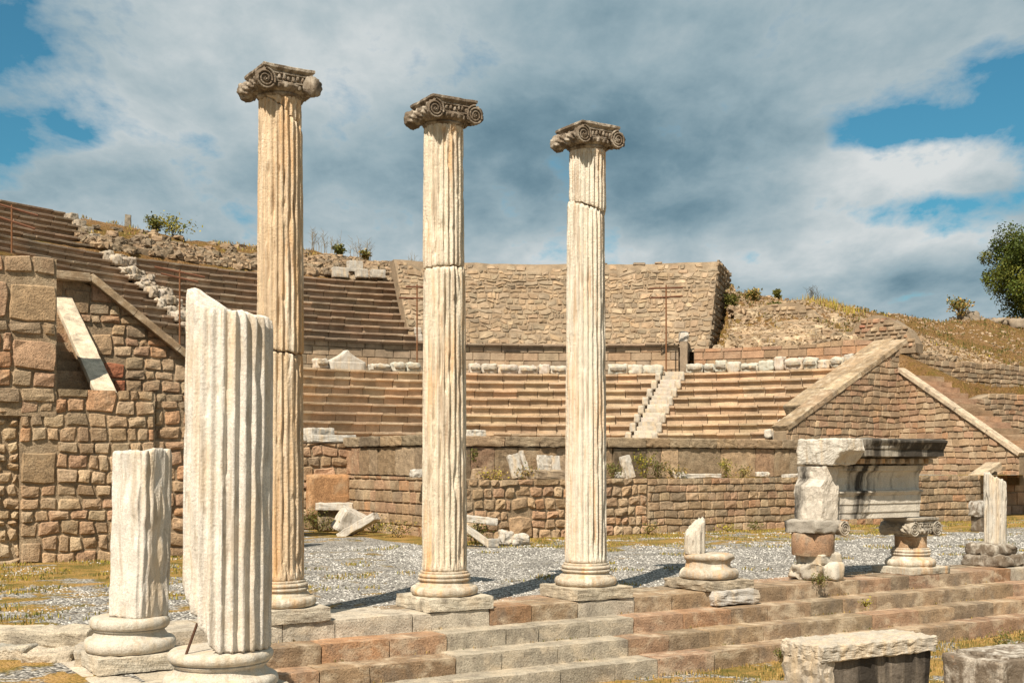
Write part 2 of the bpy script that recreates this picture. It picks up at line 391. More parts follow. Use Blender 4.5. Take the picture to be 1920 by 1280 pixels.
def ground_mat(name, mode):
    m = bpy.data.materials.new(name); m.use_nodes = True; t = NT(m.node_tree)
    out = t.n('ShaderNodeOutputMaterial'); b = t.n('ShaderNodeBsdfPrincipled', Roughness=.95); t.l(b.outputs[0], out.inputs[0])
    b.inputs['Specular IOR Level'].default_value = .1
    geo = t.n('ShaderNodeNewGeometry'); P = geo.outputs['Position']
    # grass colours
    ng = t.noise(P, 1.6, 6, .6); nf = t.noise(P, 26, 5, .7); nvf = t.noise(P, 90, 3, .7)
    gr = t.ramp(t.math('ADD', t.math('MULTIPLY', ng, .55), t.math('MULTIPLY', nf, .45)),
                [(.36, (.085, .085, .02)), (.46, (.19, .14, .04)), (.53, (.33, .20, .06)), (.63, (.42, .26, .11))])
    gr = t.mix(1.0, gr, t.ramp(nvf, [(.3, .6), (.7, 1.3)]), 'MULTIPLY')
    if mode == 'terrace' or mode == 'court':
        vo = t.n('ShaderNodeTexVoronoi', Scale=30.0 if mode == 'terrace' else 24.0); t.l(P, vo.inputs['Vector'])
        sepc = t.n('ShaderNodeSeparateColor'); t.l(vo.outputs['Color'], sepc.inputs[0])
        gv = t.ramp(sepc.outputs[0], [(.0, (.10, .092, .085)), (.3, (.25, .23, .205)), (.6, (.44, .41, .36)), (1.0, (.66, .62, .55))])
        gv = t.mix(1.0, gv, t.ramp(vo.outputs['Distance'], [(.35, 1.0), (.75, .30)]), 'MULTIPLY')
        gv = t.mix(1.0, gv, t.ramp(t.noise(P, 1.2, 4, .6), [(.3, .85), (.7, 1.12)]), 'MULTIPLY')
        # coverage of grass: attribute painted by position (r) plus noise
        at_ = t.n('ShaderNodeAttribute', _attribute_name='Col')
        sc = t.n('ShaderNodeSeparateColor'); t.l(at_.outputs[0], sc.inputs[0])
        cov = t.math('ADD', sc.outputs[0], t.math('MULTIPLY', t.math('SUBTRACT', t.noise(P, 1.1, 7, .68, .4), .5), 2.2))
        f = t.ramp(cov, [(.46, 0.0), (.58, 1.0)])
        base = t.mix(f, gv, gr)
        h = t.math('ADD', t.math('MULTIPLY', vo.outputs['Distance'], -1.0), nf)
        bp = t.n('ShaderNodeBump', Strength=.9, Distance=.03)
    else:
        n1 = t.noise(P, .35, 6, .65); n2 = t.noise(P, 2.4, 6, .7)
        base = t.ramp(t.math('ADD', t.math('MULTIPLY', n1, .5), t.math('MULTIPLY', n2, .5)),
                      [(.36, (.12, .115, .02)), (.44, (.24, .15, .045)), (.52, (.27, .15, .06)), (.60, (.36, .22, .11)), (.68, (.46, .34, .16))])
        base = t.mix(1.0, base, t.ramp(t.noise(P, 14, 5, .75), [(.34, .42), (.64, 1.35)]), 'MULTIPLY')
        h = t.noise(P, 7, 8, .75); bp = t.n('ShaderNodeBump', Strength=1.0, Distance=.25)
    t.l(h, bp.inputs['Height']); t.l(bp.outputs[0], b.inputs['Normal']); t.l(base, b.inputs['Base Color'])
    return m
M_TERR = ground_mat('gravel_and_grass', 'terrace'); M_COURT = ground_mat('court_ground', 'court'); M_HILL = ground_mat('dry_hill', 'hill')

# ------------------------------------------------------------------ ground
def lerp_tab(tab, x):
    if x <= tab[0][0]: return tab[0][1]
    for (x0, y0), (x1, y1) in zip(tab, tab[1:]):
        if x <= x1: return y0 + (y1 - y0) * (x - x0) / (x1 - x0)
    return tab[-1][1]
def grid(mb, fn, us, vs_, colf):
    out = [fn(u, v) for v in vs_ for u in us]; n = len(us); fs = []
    for j in range(len(vs_) - 1):
        for i in range(n - 1):
            a = j * n + i; mb_f = (a, a + 1, a + n + 1, a + n); fs.append(mb_f)
    o = len(mb.v); mb.v.extend(out)
    for f in fs:
        mb.f.append(tuple(i + o for i in f))
        p = out[f[0]]; mb.c.append(colf(p))
def arange(a, b, s):
    n = int(round((b - a) / s)); return [a + (b - a) * i / n for i in range(n + 1)]
# court: one sheet to the horizon
mb = MB()
xs = [-1500, -600, -200, -80, -30] + arange(-20, 20, .5) + [30, 80, 200, 600, 1500]
ys = [-1500, -400, -100, -30] + arange(-5, 28, .5) + [40, 80, 200, 600, 1500]
grid(mb, lambda x, y: (x, y, -.90 + (.05 * nz(x * .5, y * .5) if abs(x) < 20 and -5 < y < 28 else 0)), xs, ys, lambda p: (.62, 0, 0))
tag(mb.build('ground', M_COURT, smooth=True), kind='structure')

def terr_cov(p):
    x, y = p[0], p[1]
    a = x * U.x + y * U.y; b = x * V.x + y * V.y
    px = 960 + F * x / max(y, .1)
    c = .18
    c = max(c, .95 - (25.0 - b) * .30) if a > 13 else c       # grass along the stage wall
    if a > 15: c = max(c, .72 - abs(b - 22.5) * .18)
    if px < 370: c = max(c, .80 - abs(b - 22.0) * .10, .44); c = max(c, .95 - (24.3 - b) * .35)
    if px < 60: c = max(c, .55)
    if 560 < px < 680: c = max(c, 1.0 - abs(b - 30.5) * .17)
    if a > 8 and b > 20 and px > 670 and a < 13: c = .05
    if 380 < px < 700 and b < 24: c = max(c, .36)
    return (max(0, min(1, c)), 0, 0)
mb = MB()
def tz(a, b):
    x, y = ab(a, b)[:2]
    return -.015 + .03 * nz(x * .6, y * .6)
grid(mb, lambda a, b: ab(a, b, tz(a, b)), arange(-30, 70, .5), [14.3] + arange(14.5, 36, .35), terr_cov)
grid(mb, lambda a, b: ab(a, b, tz(a, b)), arange(-30, 2.9, .5), arange(0, 14.6, .45), terr_cov)
tag(mb.build('terrace_ground', M_TERR, smooth=True), kind='structure')

# hill: polar sheet round the cavea
CREST = [(0, 408), (130, 408), (250, 424), (350, 452), (478, 458), (575, 470), (690, 490), (790, 505), (900, 512), (1350, 545), (1400, 556), (1500, 562), (1600, 572), (1730, 586), (1830, 622), (1920, 645), (2100, 665)]
def px_of(p): return 960 + F * p[0] / max(p[1], 1)
def hill_z(R, th):
    p30 = PR(30, th); px = px_of(p30) if p30.y > 5 else -200
    zc = EYE + (HZ - lerp_tab(CREST, px)) * p30.y / F
    if th > radians(150): zc = EYE + (HZ - 408) * 52 / F
    ti = [(0, 7.0), (THW0, 7.1), (THW0 + .04, 11.2), (THW1, 11.2), (THW1 + .03, 10.5), (4, 10.5)]
    zi = lerp_tab(ti, th)
    if R < 20.4: return min(zi, 7.1) - (20.4 - R) * 1.2
    wall_side = lerp_tab([(THW0, 0), (THW0 + .03, 1)], th)
    Ri = 20.4 + wall_side * 4.8
    if R < Ri: return min(zi - .3, 6.6 + (R - 20.4) * .60 - .35)
    if R < 30:
        f = (R - Ri) / (30 - Ri); f = f ** .8
        return zi + (zc - zi) * f
    far = lerp_tab([(0, 10.9), (.5, 10.9), (.9, 10.2), (1.3, 11.0), (4, 13)], th)
    far = min(far, zc) if px < 1700 else far
    f = min(1, (R - 30) / 24); f = f * f * (3 - 2 * f)
    return zc + (far - zc) * f - max(0, R - 70) * .03
THW0 = th_px(1388, 24.0); THW1 = th_px(800, 22.0)
mb = MB()
def hill_pt(th, R):
    q = hz_(th, R); a_ = q.x * U.x + q.y * U.y; b_ = q.x * V.x + q.y * V.y
    if a_ > 39.9:
        if b_ < 36.6: return None
        s_ = shoulder(a_, b_); q.z = max(q.z, s_.z)
    return q
def hz_(th, R):
    z = hill_z(R, th); p = PR(R, th)
    if R > 22: z += .16 * nz(p.x * .5, p.y * .5) + .10 * nz(p.x * 1.7, p.y * 1.7, 3)
    q = PR(R, th, z); a_ = q.x * U.x + q.y * U.y; b_ = q.x * V.x + q.y * V.y
    if b_ < 36.2 and a_ > 40: q = ab(a_, 36.2, min(z, 6.2))
    elif a_ > 40: q.z = min(z, 6.3 + (b_ - 36.2) * .45)
    return q
grid(mb, hz_, arange(radians(8), radians(173), radians(1.0)), arange(19.9, 34, .6) + arange(35, 60, 1.5) + [66, 75, 90, 120, 180, 300], lambda p: (1, 1, 1))
# right-hand shoulder of the hill, behind the terrace walls
def shoulder(a, b):
    low = lerp_tab([(42.6, 5.2 + (b - 32.3) * .45), (43.6, 4.6)], a)
    z = low if b < 35.9 else 6.4 + (b - 36) * .15 + max(0, min(1, (47 - a) / 7)) * .9 * min(1, (b - 36) / 2)
    if b < 31.5 and a < 43.2: z = 3.0
    if a < 40.7: z -= 2.5
    z = min(z, 10.9)
    z += .12 * nz(a * .5, b * .5)
    return ab(a, b, z)
grid(mb, shoulder, arange(40.6, 75, .8) + [90, 120, 180], [31.3, 32.3, 34, 35.8, 36.2] + arange(37, 60, .9) + [70, 90, 140], lambda p: (1, 1, 1))
tag(mb.build('hillside', M_HILL, smooth=True), kind='structure')

def gravel():
    rnd = random.Random(3); mb = MB(); n = 0
    F8 = [(0, 2, 4), (2, 1, 4), (1, 3, 4), (3, 0, 4), (2, 0, 5), (1, 2, 5), (3, 1, 5), (0, 3, 5)]
    while n < 46000:
        y = 12.0 + 21 * rnd.random() ** .95; x = y * rnd.uniform(-.44, .44)
        a = x * U.x + y * U.y; b = x * V.x + y * V.y; n += 1
        if b > 25.2: continue
        if b < 14.35 and a > 2.4: continue
        if terr_cov((x, y))[0] + 1.1 * nz(x * 1.1, y * 1.1) > .45: continue
        z = tz(a, b) if b > 14.3 or a < 2.9 else -.02
        s = rnd.uniform(.010, .021) * (1 + .03 * (y - 12)); k = rnd.choice([.58, .50, .44, .38, .30, .2, .12]) * rnd.uniform(.85, 1.1); q = rnd.uniform(0, pi)
        cx, sx = cos(q) * s, sin(q) * s; h = s * rnd.uniform(.5, .9)
        mb.add([(x + cx, y + sx, z), (x - cx, y - sx, z), (x - sx * .8, y + cx * .8, z + h * .2), (x + sx * .8, y - cx * .8, z), (x + rnd.uniform(-.4, .4) * s, y + rnd.uniform(-.4, .4) * s, z + h), (x, y, z - h * .5)],
               F8, (k, k * .95, k * .87))
    o = mb.build('gravel', M_LEAF0); tag(o, 'white and grey gravel chips covering the terrace', 'gravel', kind='stuff')
M_LEAF0 = plain_mat('gravel_chip', (1, 1, 1), .9)
gravel()
# ------------------------------------------------------------------ steps of the colonnade
RISE = .22; TREAD = .40
A_L = 3.10; B_N = 14.09; SP = 2.32
STEPS = empty('stepped_platform', ab(A_L, B_N, 0), 'long flight of four block steps in pink and white stone under the colonnade', 'steps')
def Sline(b):        # front frame along u, facing -V
    return lambda s, z, d: tuple(ab(s, b - d, z))
def Swest(a):        # front along v facing +u ; s is b
    return lambda s, z, d: tuple(ab(a + d, s, z))
def step_col(i, px, rnd):
    k = rnd.uniform(.88, 1.08); wht = (.58 * k, .52 * k, .43 * k); gw = (.46 * k, .41 * k, .33 * k)
    if i == 0:
        if px < 915: return wht
        if px < 1083: return pick([(BROWN, 3), (ORANGE, 1), (PINK, 1)], rnd)
        if px < 1188: return wht
        if 1476 < px < 1500 or px > 1905: return wht
    if i == 1 and 838 < px < 1188: return gw
    if i == 2 and 852 < px < 1178: return gw
    if i == 3 and px < 1230: return gw
    if px < 850: return pick([(ORANGE, 1), (BROWN, 3), (PINK, 2)], rnd)
    return pick(PAL_STEP, rnd)
for i in range(4):
    rnd = random.Random(40 + i); mb = MB()
    off = .46 + TREAD * i; zt = -RISE * i
    bfront = B_N - off; afront = A_L + off
    cuts = {0: [629, 775, 918, 1083, 1190], 1: [838, 1010, 1188], 2: [600, 855, 1178], 3: [850, 1233]}[i]
    ac = [a_px(p, bfront) for p in cuts]
    s = afront
    while s < 42:
        w = rnd.uniform(.62, 1.05) if s < 9 or i else rnd.uniform(.45, .95)
        s1 = s + w
        for c in ac:
            if s < c - .05 and s1 > c - .35: s1 = c; break
        sm = (s + s1) / 2; px = px_of(ab(sm, bfront))
        zj = rnd.uniform(-.008, .008); dj = rnd.uniform(-.012, .012)
        c = step_col(i, px, rnd)
        ln = (s1 - s) / 2 - .004
        cen = ab(sm, bfront + .32 - dj, zt - RISE / 2 - .04 + zj)
        rock(mb, cen, (ln * 2, .64, RISE + .08), UANG, 7, .008, .045, rnd.random() * 99, c, fr=2)
        s = s1
    s = bfront + 0.02
    while s > 5:
        w = rnd.uniform(.6, 1.1); s1 = s - w; sm = (s + s1) / 2
        k = rnd.uniform(.86, 1.1); c = (.56 * k, .50 * k, .40 * k) if i in (0, 3) else pick([(ORANGE, 2), (BROWN, 2), (WHITE, 1)], rnd)
        rock(mb, ab(afront - .32, sm, zt - RISE / 2 - .04 + rnd.uniform(-.008, .008)), (.64, w - .008, RISE + .08), UANG, 7, .008, .045, rnd.random() * 99, c, fr=2)
        s = s1
    if i == 0:      # inner blocks of the stylobate behind the front row
        s = 0.2
        while s < 42:
            w = rnd.uniform(.7, 1.2)
            px = px_of(ab(s, B_N + .3))
            rock(mb, ab(s + w / 2, B_N + .40 , -.15), (w - .01, .46, .29), UANG, 4, .008, .05, rnd.random() * 99, step_col(0, px, rnd) if px < 700 else pick(PAL_STEP, rnd))
            s += w
        s = B_N + .2
        while s > 5:
            w = rnd.uniform(.7, 1.2)
            rock(mb, ab(A_L - .40, s - w / 2, -.15), (.45, w - .01, .29), UANG, 4, .008, .05, rnd.random() * 99, pick([(WHITE, 3), (CREAM, 1)], rnd)); s -= w
    mb.build('step', M_STEP, STEPS, smooth=False)

# ------------------------------------------------------------------ columns
def shaft_mesh(c, z0f, z1f, zr0, zr1, r0, r1, seed, col, damage=.5, flutes=24, nzr=90, lean=(0, 0), fade_b=True, fade_t=True, twist=0, cutf=None, topcap=True, off=(0, 0)):
    """fluted drum between the fracture surfaces z0f/z1f(theta); zr0..zr1 is the range of the whole shaft"""
    mb = MB(); per = 10; na = flutes * per; vs = []; fs = []
    rnd = random.Random(seed)
    for j in range(nzr + 1):
        f = j / nzr
        for i in range(na):
            t = 2 * pi * i / na + twist
            z = z0f(t) + (z1f(t) - z0f(t)) * f
            q = max(0, (z - zr0) / (zr1 - zr0))
            R = r0 + (r1 - r0) * q ** 1.35
            u = (i % per) / per; w = .80
            du = abs(u - .5) / (w / 2)
            fl = sqrt(max(0, 1 - du * du)) * R * .125 if du < 1 else 0
            amp = 1.0
            if fade_b: amp *= min(1, max(0, (z - zr0 - .05 - .10 * du * du) / .05))
            if fade_t: amp *= min(1, max(0, (zr1 - z - .03 - .08 * du * du) / .05))
            fi = i // per
            er = nz(fi * 1.7 + seed, z * .9, seed * .3)           # whole flutes worn shallow here and there
            amp *= max(.25, min(1, 1.15 - max(0, er - .05) * 2.2 * damage))
            x, y = cos(t), sin(t)
            chip = max(0, nz(x * 4 + seed, y * 4, z * 2.1) - .28) * .10 * damage + max(0, nz(x * 7 - seed, y * 7, z * 5) - .38) * .09 * damage
            edge = (1 - min(1, abs(u - round(u)) * 5)) if True else 0   # arris
            e2 = max(0, nz(x * 13, y * 13 + seed, z * 1.9) + .10) * edge * .036 * damage
            e3 = .0035 * nz(x * 16, y * 16, z * 14 + seed) * damage
            eb = min(abs(z - z0f(t)), abs(z1f(t) - z)); frag = .012 * max(0, 1 - eb / .05) * (1 + nz(x * 8, y * 8, seed + z)) * .7
            r = R - fl * amp - chip - e2 + e3 - frag
            if cutf: r = min(r, cutf(t, z))
            lx = c[0] + off[0] + lean[0] * (z - zr0); ly = c[1] + off[1] + lean[1] * (z - zr0)
            vs.append((lx + r * x, ly + r * y, z))
    for j in range(nzr):
        for i in range(na):
            a = j * na + i; b = j * na + (i + 1) % na
            fs.append((a, b, b + na, a + na))
    mb.add(vs, fs, col)
    # fracture surfaces: rings shrinking to the axis with rough heights
    for (jj, fn, flip) in ((0, z0f, True), (nzr, z1f, False)):
        ring = [jj * na + i for i in range(na)]
        cx = sum(vs[k][0] for k in ring) / na; cy = sum(vs[k][1] for k in ring) / na; cz = sum(vs[k][2] for k in ring) / na
        prev = ring; o = len(mb.v)
        steps = (.85, .65, .42, .2)
        for q in steps:
            cur = []
            for k in ring:
                vx, vy, vz = vs[k]
                x = cx + (vx - cx) * q; y = cy + (vy - cy) * q
                z = cz + (vz - cz) * q + .03 * nz(x * 12, y * 12, seed + cz)
                cur.append(len(mb.v)); mb.v.append((x, y, z))
            for i in range(na):
                a, b = prev[i], prev[(i + 1) % na]; c_, d_ = cur[(i + 1) % na], cur[i]
                mb.f.append((b, a, d_, c_) if flip else (a, b, c_, d_)); mb.c.append(col)
            prev = cur
        cidx = len(mb.v); mb.v.append((cx, cy, cz))
        for i in range(na):
            a, b = prev[i], prev[(i + 1) % na]
            mb.f.append((b, a, cidx) if flip else (a, b, cidx)); mb.c.append(col)
    return mb
def torus_prof(r, z0, z1, bul, n=8):
    h = (z1 - z0) / 2; zc = (z0 + z1) / 2
    return [(r + bul * cos(-pi / 2 + pi * i / n), zc + h * sin(-pi / 2 + pi * i / n)) for i in range(n + 1)]
def base_prof(k=1.0):
    p = [(.30 * k, .0)]
    p += torus_prof(.395 * k, .0, .125, .055 * k)
    p += [(.375 * k, .128), (.375 * k, .145)]
    p += [((.375 - .045 * sin(pi * i / 8)) * k, .145 + .07 * i / 8) for i in range(1, 8)]
    p += [(.352 * k, .217), (.352 * k, .232)]
    p += torus_prof(.318 * k, .234, .292, .035 * k, 6)
    p += [(.322 * k, .296), (.322 * k, .318), (.304 * k, .322)]
    return p
def mould_box(mb, c, hx, hy, prof, rz, col=(1, 1, 1), rough=.01, seed=0, n=10):
    """stack of square rings: prof = [(extra half width, z)]"""
    vs = []; fs = []; cr, sr = cos(rz), sin(rz)
    per = []
    for k in range(4):
        for i in range(n):
            f = i / n * 2 - 1
            per.append([(f, -1), (1, f), (-f, 1), (-1, -f)][k])
    m = len(per)
    for (e, z) in prof:
        for (fx, fy) in per:
            x = fx * (hx + e); y = fy * (hy + e)
            d = noise.noise_vector(Vector((x * 8 + seed, y * 8, z * 8)))
            ck = max(0, nz(x * 3 + seed, y * 3, 5) - .2) * .12 * (1 if rough > .008 else 0)
            x, y, z2 = x * (1 - ck) + d.x * rough, y * (1 - ck) + d.y * rough, z + d.z * rough * .6
            vs.append((c[0] + x * cr - y * sr, c[1] + x * sr + y * cr, c[2] + z2))
    for j in range(len(prof) - 1):
        for i in range(m):
            fs.append((j * m + i, j * m + (i + 1) % m, (j + 1) * m + (i + 1) % m, (j + 1) * m + i))
    fs.append(tuple(range(m))[::-1]); fs.append(tuple((len(prof) - 1) * m + i for i in range(m)))
    mb.add(vs, fs, col)
def tube(mb, pts, rads, n=8, col=(1, 1, 1), cap=True):
    vs = []; fs = []
    for k, p in enumerate(pts):
        p = Vector(p); a = Vector(pts[max(0, k - 1)]); b = Vector(pts[min(len(pts) - 1, k + 1)])
        d = (b - a).normalized(); ref = Vector((0, 0, 1)) if abs(d.z) < .9 else Vector((1, 0, 0))
        s = d.cross(ref).normalized(); t = s.cross(d)
        r = rads[k] if isinstance(rads, (list, tuple)) else rads
        for i in range(n):
            an = 2 * pi * i / n; q = p + s * cos(an) * r + t * sin(an) * r; vs.append(tuple(q))
    for k in range(len(pts) - 1):
        for i in range(n): fs.append((k * n + i, k * n + (i + 1) % n, (k + 1) * n + (i + 1) % n, (k + 1) * n + i))
    if cap: fs.append(tuple(range(n))); fs.append(tuple((len(pts) - 1) * n + i for i in range(n))[::-1])
    mb.add(vs, fs, col)
def volute_pair(c, side, zc, rv, hl, hw, mb, seed, ends=(True, True), col=(.55, .47, .37)):
    """a bolster running from front to back on one side with a spiral on each end"""
    rnd = random.Random(seed)
    # bolster: axis along V at +-hw on U
    n = 44; prof = []
    m = 30
    for j in range(m + 1):
        f = j / m * 2 - 1
        k = .62 + .38 * abs(f) ** 2.2
        k += .05 * cos(f * pi * 5) * (1 - abs(f))
        if abs(f) < .12: k += .07
        prof.append((f * hl, rv * k))
    vs = []; fs = []
    for (y, r) in prof:
        for i in range(n):
            t = 2 * pi * i / n
            rr = r + .022 * nz(cos(t) * 4 + seed, sin(t) * 4, y * 12) + .014 * sin(t * 8 + y * 46) * (1 if abs(y) < hl * .85 else 0)
            q = c + U * (side * hw + rr * cos(t)) + V * y; vs.append((q.x, q.y, zc + rr * sin(t)))
    for j in range(m):
        for i in range(n): fs.append((j * n + i, (j + 1) * n + i, (j + 1) * n + (i + 1) % n, j * n + (i + 1) % n))
    fs.append(tuple(range(n))); fs.append(tuple(m * n + i for i in range(n))[::-1])
    mb.add(vs, fs, col)
    for k, sgn in enumerate((-1, 1)):
        if not ends[k]: continue
        pts = []; rad = []
        T = 2.75 * 2 * pi; N = 84
        for i in range(N + 1):
            f = i / N; th = pi / 2 + f * T * side * (1)
            r = (rv - .008) * (1 - f) ** .85 * .96 + .012
            q = c + U * (side * hw + r * cos(th) ) + V * (sgn * (hl + .004)); pts.append((q.x, q.y, zc + r * sin(th))); rad.append(.0155 * (1 - .45 * f))
        tube(mb, pts, rad, 6, col)
        q = c + U * (side * hw) + V * (sgn * (hl)); tube(mb, [q + Vector((0, 0, zc - q.z)) - V * .01, q + Vector((0, 0, zc - q.z)) + V * sgn * .02], [.02, .016], 10, col)
def capital(parent, c, z0, rt, seed, mat, col, k=1.0, broken=()):
    """ionic capital from the neck z0 upwards (height about .38)"""
    cm = MB(); c = Vector((c[0], c[1], 0))
    prof = [(rt * .96, -.02), (rt * 1.0, .0), (rt * 1.04, .012), (rt * 1.04, .03), (rt * 1.0, .034)]
    prof += [(rt * (1.03 + .26 * sin(pi * .5 * i / 6)), .04 + .075 * i / 6) for i in range(7)] + [(rt * 1.2, .13), (rt * 1.1, .16)]
    lathe(cm, (c.x, c.y, z0), prof, 72, col, .012, seed)
    # egg row on the echinus
    for i in range(22):
        t = 2 * pi * i / 22
        if nz(i * 1.3, seed) > .25: continue
        q = (c.x + rt * 1.22 * cos(t), c.y + rt * 1.22 * sin(t), z0 + .085)
        rock(cm, q, (.05, .05, .065), t, 3, .004, .45, seed + i, col)
    # cushion / canalis between the volutes
    hl = .30 * k; hw = .30 * k
    rock(cm, (c.x, c.y, z0 + .19), (hw * 2, hl * 2 - .02, .115), UANG, 8, .012, .08, seed, col, fr=3)
    rnd = random.Random(seed)
    for sgn in (-1, 1):
        q0 = c - U * hw + V * sgn * hl; q1 = c + U * hw + V * sgn * hl
        for zz, rr in ((.235, .014), (.150, .012)):
            pts = [q0.lerp(q1, i / 12) for i in range(13)]
            sagd = .018 if zz < .2 else 0
            tube(cm, [(p.x, p.y, z0 + zz - sagd * sin(pi * i / 12)) for i, p in enumerate(pts)], [rr * (1 + .4 * nz(i * .9, seed, zz)) for i in range(13)], 6, col)
        for i in range(9):      # carved leaves
            q = q0.lerp(q1, (i + 1) / 10)
            rock(cm, (q.x, q.y, z0 + .19 + rnd.uniform(-.015, .015)), (.035, .035, .06), UANG, 3, .012, .4, seed + i, col)
    cap = cm.build('capital', mat, parent, smooth=True)
    am = MB()
    h = .335 * k
    mould_box(am, (c.x, c.y, z0), h - .03, h - .03, [(-.03, .235), (-.005, .245), (.0, .262), (.022, .285), (.03, .295), (.03, .325), (.02, .332)], UANG, col, .014, seed)
    am.build('abacus', mat, cap, smooth=False)
    for side in (-1, 1):
        vm = MB(); volute_pair(c, side, z0 + .135, .128 * k, hl + .03, hw, vm, seed + side, ends=(side not in broken, True), col=col)
        vm.build('volute', mat, cap, smooth=True)
    return cap
def ev(zc, sl, ph, rgh, seed):      # fracture surface height
    return lambda t: zc + sl * cos(t - ph) + rgh * (nz(cos(t) * 2.3 + seed, sin(t) * 2.3) + .5 * nz(cos(t) * 7, sin(t) * 7 + seed))
WARM = (.80, .62, .42); WARM2 = (.70, .62, .49); PALE = (.76, .70, .60)
ZS0, ZS1 = .49, 6.40
def full_column(idx, c, label, breaks, col, rt, seed, plc, lean=(0, 0), dmg=.6, capcol=(.55, .47, .37), broken=()):
    e = empty('ionic_column', Vector((c.x, c.y, 0)), label, 'column', 'three tall standing columns with capitals')
    pm = MB(); rock(pm, (c.x, c.y, .085), (.96, .96, .17), UANG, 9, .014, .05, seed, plc, fr=2); pm.build('plinth', M_STEP, e)
    bm = MB(); lathe(bm, (c.x, c.y, .17), base_prof(), 96, (.66, .57, .44), .010, seed); bm.build('base', M_SHAFT, e, smooth=True)
    prev = lambda t: ZS0; prev_off = (0, 0)
    for j, (bf, off) in enumerate(breaks + [(lambda t: ZS1, None)]):
        mm = shaft_mesh((c.x, c.y), prev, bf, ZS0, ZS1, .302, rt, seed + j * 0, col, dmg, nzr=int(40 + 80 * 1), lean=lean, off=prev_off)
        mm.build('shaft_drum', M_SHAFT, e, smooth=True)
        if off is not None:
            prev = (lambda f: (lambda t: f(t) + .02))(bf); prev_off = off
    top = Vector((c.x + lean[0] * 5.9 + prev_off[0], c.y + lean[1] * 5.9 + prev_off[1], 0))
    capital(e, top, ZS1, rt, seed + 3, M_MARBD, capcol, broken=broken)
    return e
CW = math.atan2(-1, 0)
C1 = ab(7.74 - SP, B_N); C2 = ab(7.74, B_N); C3 = ab(7.74 + SP, B_N)
zpx = lambda y, Y: EYE + (HZ - y) * Y / F
full_column(1, C1, 'tallest-looking golden fluted ionic column, first of the three, with dark weathered capital', [(ev(zpx(660, C1.y), .05, -.3 + pi, .035, 3), (.012, .0)), (ev(zpx(218, C1.y), .20, pi + .55, .03, 5), (.0, .0))], WARM, .268, 11, (.60, .54, .44), dmg=.8, broken=(1,))
full_column(2, C2, 'middle of the three tall ionic columns, cracked across below mid-height, chipped abacus', [(ev(zpx(505, C2.y), .012, 0, .022, 8), (-.012, .004))], (.88, .77, .60), .265, 23, (.66, .60, .49), dmg=.9)
full_column(3, C3, 'rightmost tall ionic column, pale, with a slanting crack high under its capital', [(ev(zpx(392, C3.y), .075, pi + .2, .055, 14), (.024, -.006))], (.90, .82, .68), .262, 37, (.52, .46, .36), dmg=.6)

# --- big broken shaft in front on the west line
CL = Vector((-2.32, 9.55, 0)); CSt = Vector((-3.66, 11.50, 0))
e = empty('broken_column', Vector((CL.x, CL.y, 0)), 'thick white fluted column stump with jagged top propped on a rusty rod, nearest the viewer', 'column', None)
pm = MB(); rock(pm, (CL.x, CL.y, .085), (1.02, 1.02, .17), UANG, 8, .014, .05, 5, (.62, .56, .46)); pm.build('plinth', M_STEP, e)
bm = MB(); lathe(bm, (CL.x, CL.y, .17), [(r * 1.03, z) for r, z in base_prof(1.0)[:-3]] if False else [(.3, 0)] + torus_prof(.40, 0, .11, .055) + [(.385, .115), (.375, .13), (.352, .16), (.352, .17), (.378, .19), (.382, .2)] + torus_prof(.365, .205, .30, .048) + [(.34, .304), (.0, .305)], 96, (.72, .65, .54), .008, 4, cap=False)
bm.build('base', M_MARB, e, smooth=True)
ct = Vector((-2.25, 9.55, 0))
def ltop(t):   # jagged top: peak on the left, falling to the right
    x = cos(t)
    k = -x
    z = zpx(592, 9.5) + .02
    if k > .6: z += (k - .6) / .4 * .15
    z += -.05 * x + .03 * nz(cos(t) * 3, sin(t) * 3, 9) + .025 * nz(cos(t) * 9, sin(t) * 9, 2)
    return z
def lbot(t):   # left part of the foot broken away at a slant
    x = cos(t) ; y = sin(t)
    k = max(0, -x - .02)
    return .478 + k ** 1.1 * .52 + .012 * nz(x * 5, y * 5)
mm = shaft_mesh((ct.x - .02, ct.y), lbot, ltop, .47, 6.5, .352, .318, 51, (.88, .81, .71), .42, nzr=150, lean=(.010, 0), fade_b=False, fade_t=False, twist=.08)
mm.build('shaft_drum', M_MARB, e, smooth=True)
rb = MB(); tube(rb, [at(349, 9.25, .47), at(370, 9.32, .70)], .011, 8, (.12, .06, .035)); rb.build('support_rod', M_RUST, e)

